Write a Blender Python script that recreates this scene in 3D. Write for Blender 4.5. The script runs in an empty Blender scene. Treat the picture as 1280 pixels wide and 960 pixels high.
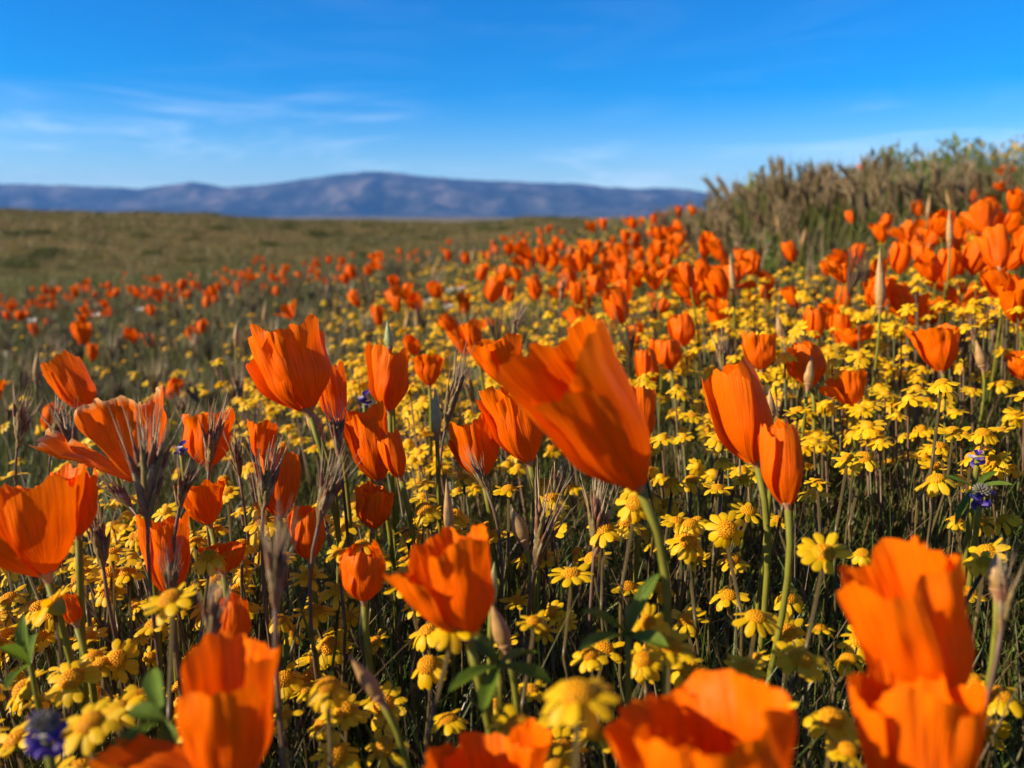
import bpy, math, random
import numpy as np
from mathutils import Vector, Matrix, noise

random.seed(11)
rng = np.random.default_rng(11)
sc = bpy.context.scene
COL = sc.collection
R = math.radians

# ------------------------------------------------------------------ camera
F = 967.0                     # focal length in photo pixels (1280 wide)
PITCH = R(12.2)
CZ = 0.23
cam_d = bpy.data.cameras.new('camera')
cam = bpy.data.objects.new('camera', cam_d); COL.objects.link(cam)
cam.location = (0, 0, CZ)
cam.rotation_euler = (R(90) - PITCH, 0, 0)
cam_d.sensor_width = 36.0
cam_d.lens = 36.0 * F / 1280.0
cam_d.clip_start = 0.004
cam_d.clip_end = 200000.0
cam_d.dof.use_dof = True
cam_d.dof.focus_distance = 0.33
cam_d.dof.aperture_fstop = cam_d.lens / 2.7      # pupil of about 2.7 mm
sc.camera = cam

# ------------------------------------------------------------------ world, sun, exposure
SUN_EL, SUN_AZ = R(26), R(-104)       # azimuth measured from the view direction (+Y), negative to the left
sun_dir = Vector((math.sin(SUN_AZ) * math.cos(SUN_EL), math.cos(SUN_AZ) * math.cos(SUN_EL), math.sin(SUN_EL)))
world = bpy.data.worlds.new('World'); sc.world = world
world.use_nodes = True
wn, wl = world.node_tree.nodes, world.node_tree.links
wn.clear()


def nd(nodes, typ, **kw):
    n = nodes.new(typ)
    for k, v in kw.items():
        if hasattr(n, k):
            setattr(n, k, v)
        else:
            n.inputs[k].default_value = v
    return n


def mth(nodes, links, op, a, b=None, c=None, clamp=False):
    n = nodes.new('ShaderNodeMath'); n.operation = op; n.use_clamp = clamp
    for i, v in enumerate((a, b, c)):
        if v is None:
            continue
        if isinstance(v, (int, float)):
            n.inputs[i].default_value = v
        else:
            links.new(v, n.inputs[i])
    return n.outputs[0]


sky = wn.new('ShaderNodeTexSky'); sky.sky_type = 'NISHITA'; sky.sun_disc = False
sky.sun_elevation = SUN_EL
sky.sun_rotation = SUN_AZ
sky.altitude = 900; sky.air_density = 1.0; sky.dust_density = 0.2; sky.ozone_density = 4.0
hs = nd(wn, 'ShaderNodeHueSaturation'); hs.inputs['Saturation'].default_value = 1.6; hs.inputs['Value'].default_value = 1.05; hs.inputs['Hue'].default_value = 0.511
wl.new(sky.outputs[0], hs.inputs['Color'])
tc = wn.new('ShaderNodeTexCoord'); sp = wn.new('ShaderNodeSeparateXYZ'); wl.new(tc.outputs['Generated'], sp.inputs[0])
cb = wn.new('ShaderNodeVectorMath'); cb.operation = 'MULTIPLY'; cb.inputs[1].default_value = (1.0, 1.0, 2.4)
wl.new(tc.outputs['Generated'], cb.inputs[0])
mp = wn.new('ShaderNodeMapping'); mp.inputs['Rotation'].default_value = (0, R(14), 0); mp.inputs['Scale'].default_value = (2.2, 2.2, 6.0)
mp.inputs['Location'].default_value = (1.7, 0.4, 0.9)
wl.new(cb.outputs[0], mp.inputs[0])
n1 = wn.new('ShaderNodeTexNoise'); n1.inputs['Scale'].default_value = 1.5; n1.inputs['Detail'].default_value = 7; n1.inputs['Roughness'].default_value = 0.64
n1.inputs['Distortion'].default_value = 0.8
wl.new(mp.outputs[0], n1.inputs['Vector'])
n2 = wn.new('ShaderNodeTexNoise'); n2.inputs['Scale'].default_value = 2.6; n2.inputs['Detail'].default_value = 2
wl.new(cb.outputs[0], n2.inputs['Vector'])
rp = wn.new('ShaderNodeMapRange'); rp.interpolation_type = 'SMOOTHSTEP'
rp.inputs[1].default_value = 0.42; rp.inputs[2].default_value = 0.80; wl.new(n1.outputs[0], rp.inputs[0])
rp2 = wn.new('ShaderNodeMapRange'); rp2.interpolation_type = 'SMOOTHSTEP'
rp2.inputs[1].default_value = 0.34; rp2.inputs[2].default_value = 0.6; wl.new(n2.outputs[0], rp2.inputs[0])
low = wn.new('ShaderNodeMapRange'); low.interpolation_type = 'SMOOTHSTEP'
low.inputs[1].default_value = 0.17; low.inputs[2].default_value = 0.03; low.inputs[3].default_value = 0.05; low.inputs[4].default_value = 1.0
wl.new(sp.outputs[2], low.inputs[0])
cl = mth(wn, wl, 'MULTIPLY', mth(wn, wl, 'MULTIPLY', rp.outputs[0], rp2.outputs[0]), low.outputs[0])
cl = mth(wn, wl, 'MULTIPLY', cl, 0.85, clamp=True)
mx = wn.new('ShaderNodeMix'); mx.data_type = 'RGBA'
wl.new(cl, mx.inputs[0]); wl.new(hs.outputs[0], mx.inputs[6]); mx.inputs[7].default_value = (9.0, 9.6, 10.0, 1)
bg = wn.new('ShaderNodeBackground'); bg.inputs['Strength'].default_value = 0.095
wo = wn.new('ShaderNodeOutputWorld')
wl.new(mx.outputs[2], bg.inputs[0]); wl.new(bg.outputs[0], wo.inputs[0])

sun_d = bpy.data.lights.new('sun', 'SUN'); sun_d.energy = 5.0; sun_d.angle = R(0.53); sun_d.color = (1.0, 0.84, 0.62)
sun = bpy.data.objects.new('sun', sun_d); COL.objects.link(sun)
sun.rotation_euler = (-sun_dir).to_track_quat('-Z', 'Y').to_euler()
sun.location = sun_dir * 50

sc.view_settings.view_transform = 'Standard'; sc.view_settings.look = 'None'
sc.view_settings.gamma = 1.0; sc.view_settings.use_curve_mapping = False
sc.view_settings.exposure = 0.8
cy = sc.cycles
cy.use_denoising = True
cy.max_bounces = 8; cy.diffuse_bounces = 3; cy.glossy_bounces = 2; cy.transmission_bounces = 6
cy.volume_bounces = 1; cy.transparent_max_bounces = 8
cy.use_adaptive_sampling = True; cy.adaptive_threshold = 0.015

# ------------------------------------------------------------------ camera geometry
cp, sp_ = math.cos(PITCH), math.sin(PITCH)


def P(px, py, d):
    """the point at depth d (metres along the optical axis) behind photo pixel (px, py)"""
    a = (px - 640.0) / F; b = (480.0 - py) / F
    return Vector((a * d, d * cp + b * d * sp_, CZ - d * sp_ + b * d * cp))


def proj(x, y, z):
    dy, dz = y, z - CZ
    d = dy * cp - dz * sp_
    u = dy * sp_ + dz * cp
    d = np.maximum(d, 1e-4)
    return 640 + F * x / d, 480 - F * u / d, d


def sstep(a, b, x):
    t = np.clip((np.asarray(x, float) - a) / (b - a), 0, 1)
    return t * t * (3 - 2 * t)


def gz(x, y):
    """height of the ground"""
    x = np.asarray(x, float); y = np.asarray(y, float)
    r = np.hypot(x, y)
    az = np.degrees(np.arctan2(x, y))
    z = 0.13 * 2.5 * np.tanh(x / 2.5)
    z = z + 0.16 * np.exp(-((x - 1.4) / 0.9) ** 2 - ((y - 2.6) / 0.7) ** 2)
    z = z + 0.006 * np.sin(x * 9.1 + 1.3) * np.sin(y * 7.7 + 0.4)
    z = z - 3.0 * sstep(3.0, 45.0, r)
    A = 1.0 - 0.36 * sstep(-30, -9, az) - 0.1 * sstep(-9, 40, az)
    A = np.where(az < -60, 1.0 - 0.5 * sstep(-60, -150, az), A)
    bump = 0.10 * np.sin(az * 0.55 + 1.0) + 0.06 * np.sin(az * 1.7)
    z = z + (4.15 * A + bump) * sstep(40, 112, r)
    z = z + sstep(20, 60, r) * 0.12 * np.sin(x * 0.21 + 0.7) * np.sin(y * 0.17)
    z = z - 7.5 * sstep(115, 600, r)
    return z


def gzf(x, y):
    return float(gz(x, y))


# ------------------------------------------------------------------ materials
M = {}


def new_mat(name):
    m = bpy.data.materials.new(name); m.use_nodes = True
    n, l = m.node_tree.nodes, m.node_tree.links
    n.clear()
    out = n.new('ShaderNodeOutputMaterial')
    M[name] = m
    return m, n, l, out


def ramp(n, stops):
    r = n.new('ShaderNodeValToRGB')
    e = r.color_ramp.elements
    while len(e) > len(stops):
        e.remove(e[-1])
    while len(e) < len(stops):
        e.new(0.5)
    for s, (p, c) in zip(e, stops):
        s.position = p; s.color = (*c, 1)
    return r


def plant_mat(name, stops, transl=0.4, rough=0.5, spec=0.3, vein=0.0, vein_scale=60, noise_amt=0.15, tipcol=None, sss=None, bump=0.0, nscale=250, tgain=(1, 1, 1)):
    """thin plant tissue: reflects and lets light through; colour varies from piece to piece"""
    m, n, l, out = new_mat(name)
    geo = n.new('ShaderNodeNewGeometry')
    r = ramp(n, stops); l.new(geo.outputs['Random Per Island'], r.inputs[0])
    col = r.outputs[0]
    tc_ = n.new('ShaderNodeTexCoord')
    nz = n.new('ShaderNodeTexNoise'); nz.inputs['Scale'].default_value = nscale; nz.inputs['Detail'].default_value = 3
    l.new(tc_.outputs['Object'], nz.inputs['Vector'])
    mr = n.new('ShaderNodeMapRange'); mr.inputs[3].default_value = 1 - noise_amt; mr.inputs[4].default_value = 1 + noise_amt
    mr.inputs[1].default_value = 0.3; mr.inputs[2].default_value = 0.7
    l.new(nz.outputs[0], mr.inputs[0])
    mu = n.new('ShaderNodeMix'); mu.data_type = 'RGBA'; mu.blend_type = 'MULTIPLY'; mu.inputs[0].default_value = 1
    l.new(col, mu.inputs[6]); l.new(mr.outputs[0], mu.inputs[7]); col = mu.outputs[2]
    nrm = None
    if vein > 0:
        uv = n.new('ShaderNodeUVMap'); uv.uv_map = 'UVMap'
        mp_ = n.new('ShaderNodeMapping'); mp_.inputs['Scale'].default_value = (vein_scale, 2.2, 1)
        l.new(uv.outputs[0], mp_.inputs[0])
        vz = n.new('ShaderNodeTexNoise'); vz.inputs['Scale'].default_value = 1.0; vz.inputs['Detail'].default_value = 3
        l.new(mp_.outputs[0], vz.inputs['Vector'])
        mr2 = n.new('ShaderNodeMapRange'); mr2.inputs[1].default_value = 0.3; mr2.inputs[2].default_value = 0.7
        mr2.inputs[3].default_value = 1 - vein; mr2.inputs[4].default_value = 1 + vein * 0.5
        l.new(vz.outputs[0], mr2.inputs[0])
        mu2 = n.new('ShaderNodeMix'); mu2.data_type = 'RGBA'; mu2.blend_type = 'MULTIPLY'; mu2.inputs[0].default_value = 1
        l.new(col, mu2.inputs[6]); l.new(mr2.outputs[0], mu2.inputs[7]); col = mu2.outputs[2]
        bp = n.new('ShaderNodeBump'); bp.inputs['Strength'].default_value = 0.5; bp.inputs['Distance'].default_value = 0.0012
        l.new(vz.outputs[0], bp.inputs['Height']); nrm = bp.outputs[0]
        if tipcol:
            sx = n.new('ShaderNodeSeparateXYZ'); l.new(uv.outputs[0], sx.inputs[0])
            vzs = mth(n, l, 'MULTIPLY_ADD', vz.outputs[0], 0.03, sx.outputs[1])
            f = n.new('ShaderNodeMapRange'); f.inputs[1].default_value = tipcol[1]; f.inputs[2].default_value = tipcol[2]
            f.inputs[4].default_value = tipcol[3]
            l.new(vzs, f.inputs[0])
            mu3 = n.new('ShaderNodeMix'); mu3.data_type = 'RGBA'
            l.new(f.outputs[0], mu3.inputs[0]); l.new(col, mu3.inputs[6]); mu3.inputs[7].default_value = (*tipcol[0], 1); col = mu3.outputs[2]
    elif bump:
        bp = n.new('ShaderNodeBump'); bp.inputs['Strength'].default_value = 0.6; bp.inputs['Distance'].default_value = bump
        l.new(nz.outputs[0], bp.inputs['Height']); nrm = bp.outputs[0]
    pb = n.new('ShaderNodeBsdfPrincipled'); pb.inputs['Roughness'].default_value = rough
    pb.inputs['Specular IOR Level'].default_value = spec
    l.new(col, pb.inputs['Base Color'])
    if nrm: l.new(nrm, pb.inputs['Normal'])
    if transl > 0:
        tr = n.new('ShaderNodeBsdfTranslucent')
        mg = n.new('ShaderNodeMix'); mg.data_type = 'RGBA'; mg.blend_type = 'MULTIPLY'; mg.inputs[0].default_value = 1
        mg.inputs[7].default_value = (*tgain, 1); l.new(col, mg.inputs[6])
        l.new(mg.outputs[2], tr.inputs[0])
        if nrm: l.new(nrm, tr.inputs['Normal'])
        ms = n.new('ShaderNodeMixShader'); ms.inputs[0].default_value = transl
        l.new(pb.outputs[0], ms.inputs[1]); l.new(tr.outputs[0], ms.inputs[2])
        l.new(ms.outputs[0], out.inputs[0])
    else:
        l.new(pb.outputs[0], out.inputs[0])
    return m


plant_mat('poppy_petal', [(0, (0.86, 0.085, 0.0005)), (0.5, (0.91, 0.13, 0.0005)), (1, (0.93, 0.175, 0.001))], transl=0.30, rough=0.45, spec=0.10,
          vein=0.24, vein_scale=34, noise_amt=0.06, nscale=120, tipcol=((0.95, 0.22, 0.001), 0.55, 1.0, 0.5), tgain=(1.0, 0.95, 0.6))
plant_mat('poppy_faded', [(0, (0.90, 0.17, 0.006)), (1, (0.92, 0.22, 0.008))], transl=0.42, rough=0.42, spec=0.12,
          vein=0.2, vein_scale=22, noise_amt=0.1, nscale=150, tipcol=((0.85, 0.55, 0.22), 0.93, 1.0, 0.85), tgain=(1, 0.85, 0.7))
plant_mat('receptacle', [(0, (0.36, 0.15, 0.08)), (1, (0.38, 0.24, 0.10))], transl=0.1, spec=.15, nscale=400)
plant_mat('poppy_stem', [(0, (0.15, 0.16, 0.018)), (1, (0.23, 0.215, 0.028))], transl=0.12, rough=0.5, spec=0.15, nscale=200)
plant_mat('bud_skin', [(0, (0.50, 0.22, 0.10)), (0.5, (0.46, 0.26, 0.09)), (1, (0.38, 0.28, 0.09))], transl=0.2, rough=0.45, noise_amt=0.25, nscale=300)
plant_mat('bud_green', [(0, (0.30, 0.36, 0.12)), (1, (0.42, 0.48, 0.2))], transl=0.3, rough=0.45, noise_amt=0.2, nscale=300)
plant_mat('stamen', [(0, (0.85, 0.42, 0.01)), (1, (0.9, 0.5, 0.02))], transl=0.2)
plant_mat('gold_petal', [(0, (0.88, 0.50, 0.002)), (0.6, (0.91, 0.57, 0.003)), (1, (0.93, 0.65, 0.004))], transl=0.42, rough=0.5, spec=0.3, noise_amt=0.06, tgain=(1, 0.85, 0.6))
plant_mat('gold_disc', [(0, (0.87, 0.38, 0.002)), (1, (0.91, 0.48, 0.003))], transl=0.25, rough=0.6, noise_amt=0.25, nscale=1500, bump=0.0003)
plant_mat('gold_calyx', [(0, (0.14, 0.19, 0.03)), (1, (0.24, 0.28, 0.06))], transl=0.2)
plant_mat('gold_stem', [(0, (0.12, 0.055, 0.03)), (0.5, (0.12, 0.08, 0.03)), (1, (0.09, 0.11, 0.03))], transl=0.08, rough=0.4, spec=0.4)
plant_mat('blade', [(0, (0.06, 0.10, 0.016)), (0.35, (0.085, 0.135, 0.02)), (0.62, (0.12, 0.15, 0.026)), (0.8, (0.13, 0.085, 0.03)), (0.93, (0.17, 0.11, 0.05)), (1, (0.34, 0.28, 0.14))],
          transl=0.3, rough=0.42, spec=0.28, nscale=60)
plant_mat('dry_blade', [(0, (0.13, 0.13, 0.04)), (0.35, (0.17, 0.14, 0.06)), (0.6, (0.20, 0.12, 0.085)), (0.8, (0.26, 0.18, 0.12)), (1, (0.42, 0.35, 0.22))],
          transl=0.3, rough=0.45, spec=0.3, nscale=60)
plant_mat('brome', [(0, (0.22, 0.09, 0.05)), (0.4, (0.30, 0.15, 0.08)), (0.65, (0.33, 0.21, 0.095)), (0.85, (0.21, 0.19, 0.05)), (1, (0.50, 0.38, 0.23))],
          transl=0.35, rough=0.45, spec=0.2, noise_amt=0.3, nscale=500)
plant_mat('awn', [(0, (0.32, 0.18, 0.10)), (0.5, (0.44, 0.30, 0.16)), (1, (0.58, 0.46, 0.27))], transl=0.3, rough=0.4, spec=0.25)
plant_mat('bank_ear', [(0, (0.19, 0.12, 0.065)), (0.4, (0.26, 0.185, 0.08)), (0.7, (0.23, 0.21, 0.075)), (1, (0.40, 0.32, 0.17))], transl=0.35, rough=0.45, noise_amt=0.3, nscale=200)
plant_mat('bank_blade', [(0, (0.08, 0.125, 0.018)), (0.4, (0.125, 0.17, 0.028)), (0.7, (0.17, 0.17, 0.04)), (1, (0.30, 0.25, 0.10))], transl=0.35, rough=0.45, nscale=40)
plant_mat('leaf', [(0, (0.10, 0.17, 0.015)), (1, (0.15, 0.23, 0.02))], transl=0.4, rough=0.5, spec=0.18, vein=0.2, vein_scale=10, nscale=150)
plant_mat('lupine_petal', [(0, (0.06, 0.03, 0.24)), (1, (0.13, 0.08, 0.38))], transl=0.35, noise_amt=0.2)
plant_mat('lupine_pale', [(0, (0.45, 0.42, 0.55)), (1, (0.7, 0.68, 0.75))], transl=0.35)
plant_mat('lupine_fuzz', [(0, (0.16, 0.15, 0.10)), (1, (0.3, 0.27, 0.2))], transl=0.2, noise_amt=0.3, nscale=600)
plant_mat('cream_petal', [(0, (0.75, 0.7, 0.5)), (1, (0.8, 0.78, 0.66))], transl=0.35)
plant_mat('shrub_leaf', [(0, (0.07, 0.09, 0.022)), (0.5, (0.105, 0.12, 0.03)), (1, (0.14, 0.14, 0.045))], transl=0.25, rough=0.8, spec=0.08, nscale=4)
plant_mat('lime_leaf', [(0, (0.13, 0.19, 0.035)), (0.5, (0.19, 0.24, 0.05)), (1, (0.27, 0.29, 0.09))], transl=0.4, nscale=30)
plant_mat('wood', [(0, (0.12, 0.085, 0.05)), (1, (0.16, 0.12, 0.07))], transl=0)
plant_mat('field_tuft', [(0, (0.095, 0.095, 0.022)), (0.4, (0.14, 0.115, 0.03)), (0.7, (0.18, 0.125, 0.042)), (1, (0.22, 0.16, 0.065))], transl=0.3, nscale=3)


def ground_material():
    m, n, l, out = new_mat('ground_soil_and_grass')
    geo = n.new('ShaderNodeNewGeometry')
    ln = n.new('ShaderNodeVectorMath'); ln.operation = 'LENGTH'; l.new(geo.outputs['Position'], ln.inputs[0])
    # near: crumbly dark soil with litter
    a = n.new('ShaderNodeTexNoise'); a.inputs['Scale'].default_value = 120; a.inputs['Detail'].default_value = 6; l.new(geo.outputs['Position'], a.inputs['Vector'])
    r1 = ramp(n, [(0.3, (0.03, 0.022, 0.013)), (0.55, (0.065, 0.048, 0.028)), (0.8, (0.13, 0.10, 0.06))]); l.new(a.outputs[0], r1.inputs[0])
    # field: grass cover in patches, tan to olive
    b = n.new('ShaderNodeTexNoise'); b.inputs['Scale'].default_value = 0.09; b.inputs['Detail'].default_value = 8; b.inputs['Roughness'].default_value = 0.62
    l.new(geo.outputs['Position'], b.inputs['Vector'])
    r2 = ramp(n, [(0.36, (0.075, 0.068, 0.014)), (0.45, (0.145, 0.108, 0.025)), (0.56, (0.20, 0.13, 0.036)), (0.7, (0.25, 0.15, 0.06))]); l.new(b.outputs[0], r2.inputs[0])
    c = n.new('ShaderNodeTexNoise'); c.inputs['Scale'].default_value = 0.55; c.inputs['Detail'].default_value = 8; c.inputs['Roughness'].default_value = 0.65; l.new(geo.outputs['Position'], c.inputs['Vector'])
    mc = n.new('ShaderNodeMapRange'); mc.inputs[1].default_value = 0.3; mc.inputs[2].default_value = 0.7; mc.inputs[3].default_value = 0.5; mc.inputs[4].default_value = 1.45
    l.new(c.outputs[0], mc.inputs[0])
    mu = n.new('ShaderNodeMix'); mu.data_type = 'RGBA'; mu.blend_type = 'MULTIPLY'; mu.inputs[0].default_value = 1
    l.new(r2.outputs[0], mu.inputs[6]); l.new(mc.outputs[0], mu.inputs[7])
    # far plain: desert tan in long bands
    mpp = n.new('ShaderNodeMapping'); mpp.inputs['Scale'].default_value = (0.0004, 0.0012, 0); l.new(geo.outputs['Position'], mpp.inputs[0])
    d = n.new('ShaderNodeTexNoise'); d.inputs['Scale'].default_value = 1; d.inputs['Detail'].default_value = 7; l.new(mpp.outputs[0], d.inputs['Vector'])
    r3 = ramp(n, [(0.35, (0.12, 0.10, 0.06)), (0.5, (0.19, 0.15, 0.085)), (0.68, (0.26, 0.205, 0.13))]); l.new(d.outputs[0], r3.inputs[0])
    f1 = n.new('ShaderNodeMapRange'); f1.inputs[1].default_value = 2.0; f1.inputs[2].default_value = 9.0; l.new(ln.outputs['Value'], f1.inputs[0])
    f2 = n.new('ShaderNodeMapRange'); f2.inputs[1].default_value = 150.0; f2.inputs[2].default_value = 1500.0; l.new(ln.outputs['Value'], f2.inputs[0])
    m1 = n.new('ShaderNodeMix'); m1.data_type = 'RGBA'; l.new(f1.outputs[0], m1.inputs[0]); l.new(r1.outputs[0], m1.inputs[6]); l.new(mu.outputs[2], m1.inputs[7])
    m2 = n.new('ShaderNodeMix'); m2.data_type = 'RGBA'; l.new(f2.outputs[0], m2.inputs[0]); l.new(m1.outputs[2], m2.inputs[6]); l.new(r3.outputs[0], m2.inputs[7])
    bp = n.new('ShaderNodeBump'); bp.inputs['Strength'].default_value = 0.7; bp.inputs['Distance'].default_value = 0.004; l.new(a.outputs[0], bp.inputs['Height'])
    bp2 = n.new('ShaderNodeBump'); bp2.inputs['Strength'].default_value = 0.6; bp2.inputs['Distance'].default_value = 0.25
    l.new(c.outputs[0], bp2.inputs['Height']); l.new(bp.outputs[0], bp2.inputs['Normal'])
    pb = n.new('ShaderNodeBsdfPrincipled'); pb.inputs['Roughness'].default_value = 0.95; pb.inputs['Specular IOR Level'].default_value = 0.1
    l.new(m2.outputs[2], pb.inputs['Base Color']); l.new(bp2.outputs[0], pb.inputs['Normal']); l.new(pb.outputs[0], out.inputs[0])
    return m


def mountain_material():
    m, n, l, out = new_mat('mountain_rock_and_scrub')
    geo = n.new('ShaderNodeNewGeometry')
    a = n.new('ShaderNodeTexNoise'); a.inputs['Scale'].default_value = 0.0012; a.inputs['Detail'].default_value = 9; a.inputs['Roughness'].default_value = 0.65
    l.new(geo.outputs['Position'], a.inputs['Vector'])
    r = ramp(n, [(0.36, (0.012, 0.018, 0.014)), (0.5, (0.04, 0.042, 0.038)), (0.62, (0.14, 0.115, 0.10))]); l.new(a.outputs[0], r.inputs[0])
    pb = n.new('ShaderNodeBsdfPrincipled'); pb.inputs['Roughness'].default_value = 0.95; pb.inputs['Specular IOR Level'].default_value = 0.05
    l.new(r.outputs[0], pb.inputs['Base Color']); l.new(pb.outputs[0], out.inputs[0])
    return m


ground_material(); mountain_material()

# ------------------------------------------------------------------ mesh helpers


class Proto:
    """a shape as arrays: vertices, loops, face sizes, face materials, loop uv"""

    def __init__(self):
        self.V, self.L, self.T, self.Mi, self.UV = [], [], [], [], []

    def face(self, idx, mat=0, uv=None):
        self.L.extend(idx); self.T.append(len(idx)); self.Mi.append(mat)
        self.UV.extend(uv if uv else [(0.0, 0.0)] * len(idx))

    def grid(self, pts, mat=0, closed=False):
        nv, nu = len(pts), len(pts[0]); b = len(self.V)
        for row in pts: self.V.extend([tuple(p) for p in row])
        for j in range(nv - 1):
            for i in range(nu if closed else nu - 1):
                i2 = (i + 1) % nu
                uv = [(i / nu, j / (nv - 1)), ((i + 1) / nu, j / (nv - 1)), ((i + 1) / nu, (j + 1) / (nv - 1)), (i / nu, (j + 1) / (nv - 1))]
                self.face((b + j * nu + i, b + j * nu + i2, b + (j + 1) * nu + i2, b + (j + 1) * nu + i), mat, uv)
        return self

    def tube(self, path, radii, n=6, mat=0, cap=True):
        path = [Vector(p) for p in path]
        t0 = (path[1] - path[0]).normalized()
        ref = Vector((0, 1, 0)) if abs(t0.y) < 0.9 else Vector((1, 0, 0))
        rows = []
        for k, p in enumerate(path):
            t = (path[min(k + 1, len(path) - 1)] - path[max(k - 1, 0)]).normalized()
            a = t.cross(ref).normalized(); b = t.cross(a)
            rows.append([p + (a * math.cos(2 * math.pi * i / n) + b * math.sin(2 * math.pi * i / n)) * radii[k] for i in range(n)])
        b0 = len(self.V)
        self.grid(rows, mat, closed=True)
        if cap:
            e = b0 + (len(path) - 1) * n
            self.face(tuple(e + i for i in range(n)), mat)
        return self

    def strip(self, path, widths, side, mat=0):
        rows = []
        for p, w in zip(path, widths):
            p = Vector(p); rows.append([p - side * w * 0.5, p + side * w * 0.5])
        return self.grid(rows, mat)

    def merge(self, o, mat4=None):
        b = len(self.V)
        self.V.extend([tuple(mat4 @ Vector(v)) for v in o.V] if mat4 is not None else o.V)
        self.L.extend([b + i for i in o.L]); self.T.extend(o.T); self.Mi.extend(o.Mi); self.UV.extend(o.UV)
        return self

    def mesh(self, name, mats, smooth=True):
        return arrays_to_mesh(name, np.array(self.V, np.float32), np.array(self.L, np.int32), np.array(self.T, np.int32), np.array(self.Mi, np.int32),
                              np.array(self.UV, np.float32), mats, smooth)


def arrays_to_mesh(name, V, L, T, Mi, UV, mats, smooth=True):
    me = bpy.data.meshes.new(name)
    me.vertices.add(len(V)); me.vertices.foreach_set('co', V.reshape(-1).astype(np.float32))
    me.loops.add(len(L)); me.loops.foreach_set('vertex_index', L)
    me.polygons.add(len(T))
    st = np.zeros(len(T), np.int32); st[1:] = np.cumsum(T)[:-1]
    me.polygons.foreach_set('loop_start', st)
    me.polygons.foreach_set('material_index', Mi)
    me.polygons.foreach_set('use_smooth', np.full(len(T), smooth, bool))
    uvl = me.uv_layers.new(name='UVMap')
    uvl.data.foreach_set('uv', UV.reshape(-1).astype(np.float32))
    for m in mats: me.materials.append(M[m])
    me.update(calc_edges=True)
    return me


def scatter_mesh(name, batches, mats):
    """many transformed copies of small shapes as one mesh; batches = [(proto, matrices (K,4,4))]"""
    Vs, Ls, Ts, Ms, Us = [], [], [], [], []
    off = 0
    for p, Mx in batches:
        Mx = np.asarray(Mx, float)
        if len(Mx) == 0: continue
        v = np.array(p.V, float); k = len(Mx); nv = len(v)
        w = np.einsum('kij,nj->kni', Mx[:, :3, :3], v) + Mx[:, None, :3, 3]
        Vs.append(w.reshape(-1, 3))
        Ls.append((np.array(p.L, np.int64)[None, :] + (off + np.arange(k) * nv)[:, None]).reshape(-1))
        Ts.append(np.tile(np.array(p.T, np.int32), k)); Ms.append(np.tile(np.array(p.Mi, np.int32), k))
        Us.append(np.tile(np.array(p.UV, np.float32), (k, 1)))
        off += k * nv
    return arrays_to_mesh(name, np.concatenate(Vs), np.concatenate(Ls).astype(np.int32), np.concatenate(Ts), np.concatenate(Ms), np.concatenate(Us), mats)


def link(name, data, parent=None, mat4=None):
    o = bpy.data.objects.new(name, data); COL.objects.link(o)
    if parent is not None: o.parent = parent
    if mat4 is not None: o.matrix_basis = mat4
    return o


def tag(o, label, cat=None, group=None, kind=None):
    o['label'] = label
    if cat: o['category'] = cat
    if group: o['group'] = group
    if kind: o['kind'] = kind
    return o


def root_at(name, loc, label, cat, group=None):
    o = bpy.data.objects.new(name, None); COL.objects.link(o)
    o.location = loc; o.empty_display_size = 0.01
    return tag(o, label, cat, group, 'thing')


def frame_from_axis(axis, spin=0.0):
    z = Vector(axis).normalized()
    q = Vector((0, 0, 1)).rotation_difference(z)
    return (q.to_matrix() @ Matrix.Rotation(spin, 3, 'Z')).to_4x4()


def np_frames(pos, tilt_dir, tilt, spin, scale, zscale=None):
    """matrices: spin about z, tilt towards tilt_dir, scale, translate"""
    k = len(pos)
    out = np.zeros((k, 4, 4)); out[:, 3, 3] = 1
    cs, ss = np.cos(spin), np.sin(spin)
    Rz = np.zeros((k, 3, 3)); Rz[:, 0, 0] = cs; Rz[:, 0, 1] = -ss; Rz[:, 1, 0] = ss; Rz[:, 1, 1] = cs; Rz[:, 2, 2] = 1
    ax = np.stack([-np.sin(tilt_dir), np.cos(tilt_dir), np.zeros(k)], 1)      # rotate +z towards (cos, sin)
    c, s = np.cos(tilt), np.sin(tilt)
    Kx = np.zeros((k, 3, 3))
    Kx[:, 0, 1] = -ax[:, 2]; Kx[:, 0, 2] = ax[:, 1]; Kx[:, 1, 0] = ax[:, 2]; Kx[:, 1, 2] = -ax[:, 0]; Kx[:, 2, 0] = -ax[:, 1]; Kx[:, 2, 1] = ax[:, 0]
    Rt = np.eye(3)[None] + s[:, None, None] * Kx + (1 - c)[:, None, None] * (Kx @ Kx)
    S = np.zeros((k, 3, 3)); S[:, 0, 0] = scale; S[:, 1, 1] = scale; S[:, 2, 2] = scale if zscale is None else zscale
    out[:, :3, :3] = Rt @ Rz @ S
    out[:, :3, 3] = pos
    return out


# ------------------------------------------------------------------ ground
rr = [0.0] + list(np.geomspace(0.03, 31000, 190)); na = 300
V = [(0, 0, gzf(0, 0))]; Fc = []
for r in rr[1:]:
    a = np.arange(na) * 2 * np.pi / na
    x, y = r * np.sin(a), r * np.cos(a)
    V += list(zip(x.tolist(), y.tolist(), gz(x, y).tolist()))
gp = Proto(); gp.V = V
for i in range(na): gp.face((0, 1 + (i + 1) % na, 1 + i))
for k in range(len(rr) - 2):
    b0, b1 = 1 + k * na, 1 + (k + 1) * na
    for i in range(na):
        j = (i + 1) % na
        gp.face((b0 + i, b0 + j, b1 + j, b1 + i))
ground = link('ground', gp.mesh('ground', ['ground_soil_and_grass']))
tag(ground, 'rolling grassy ground running from the flowers to the far plain', 'ground', kind='structure')

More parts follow.
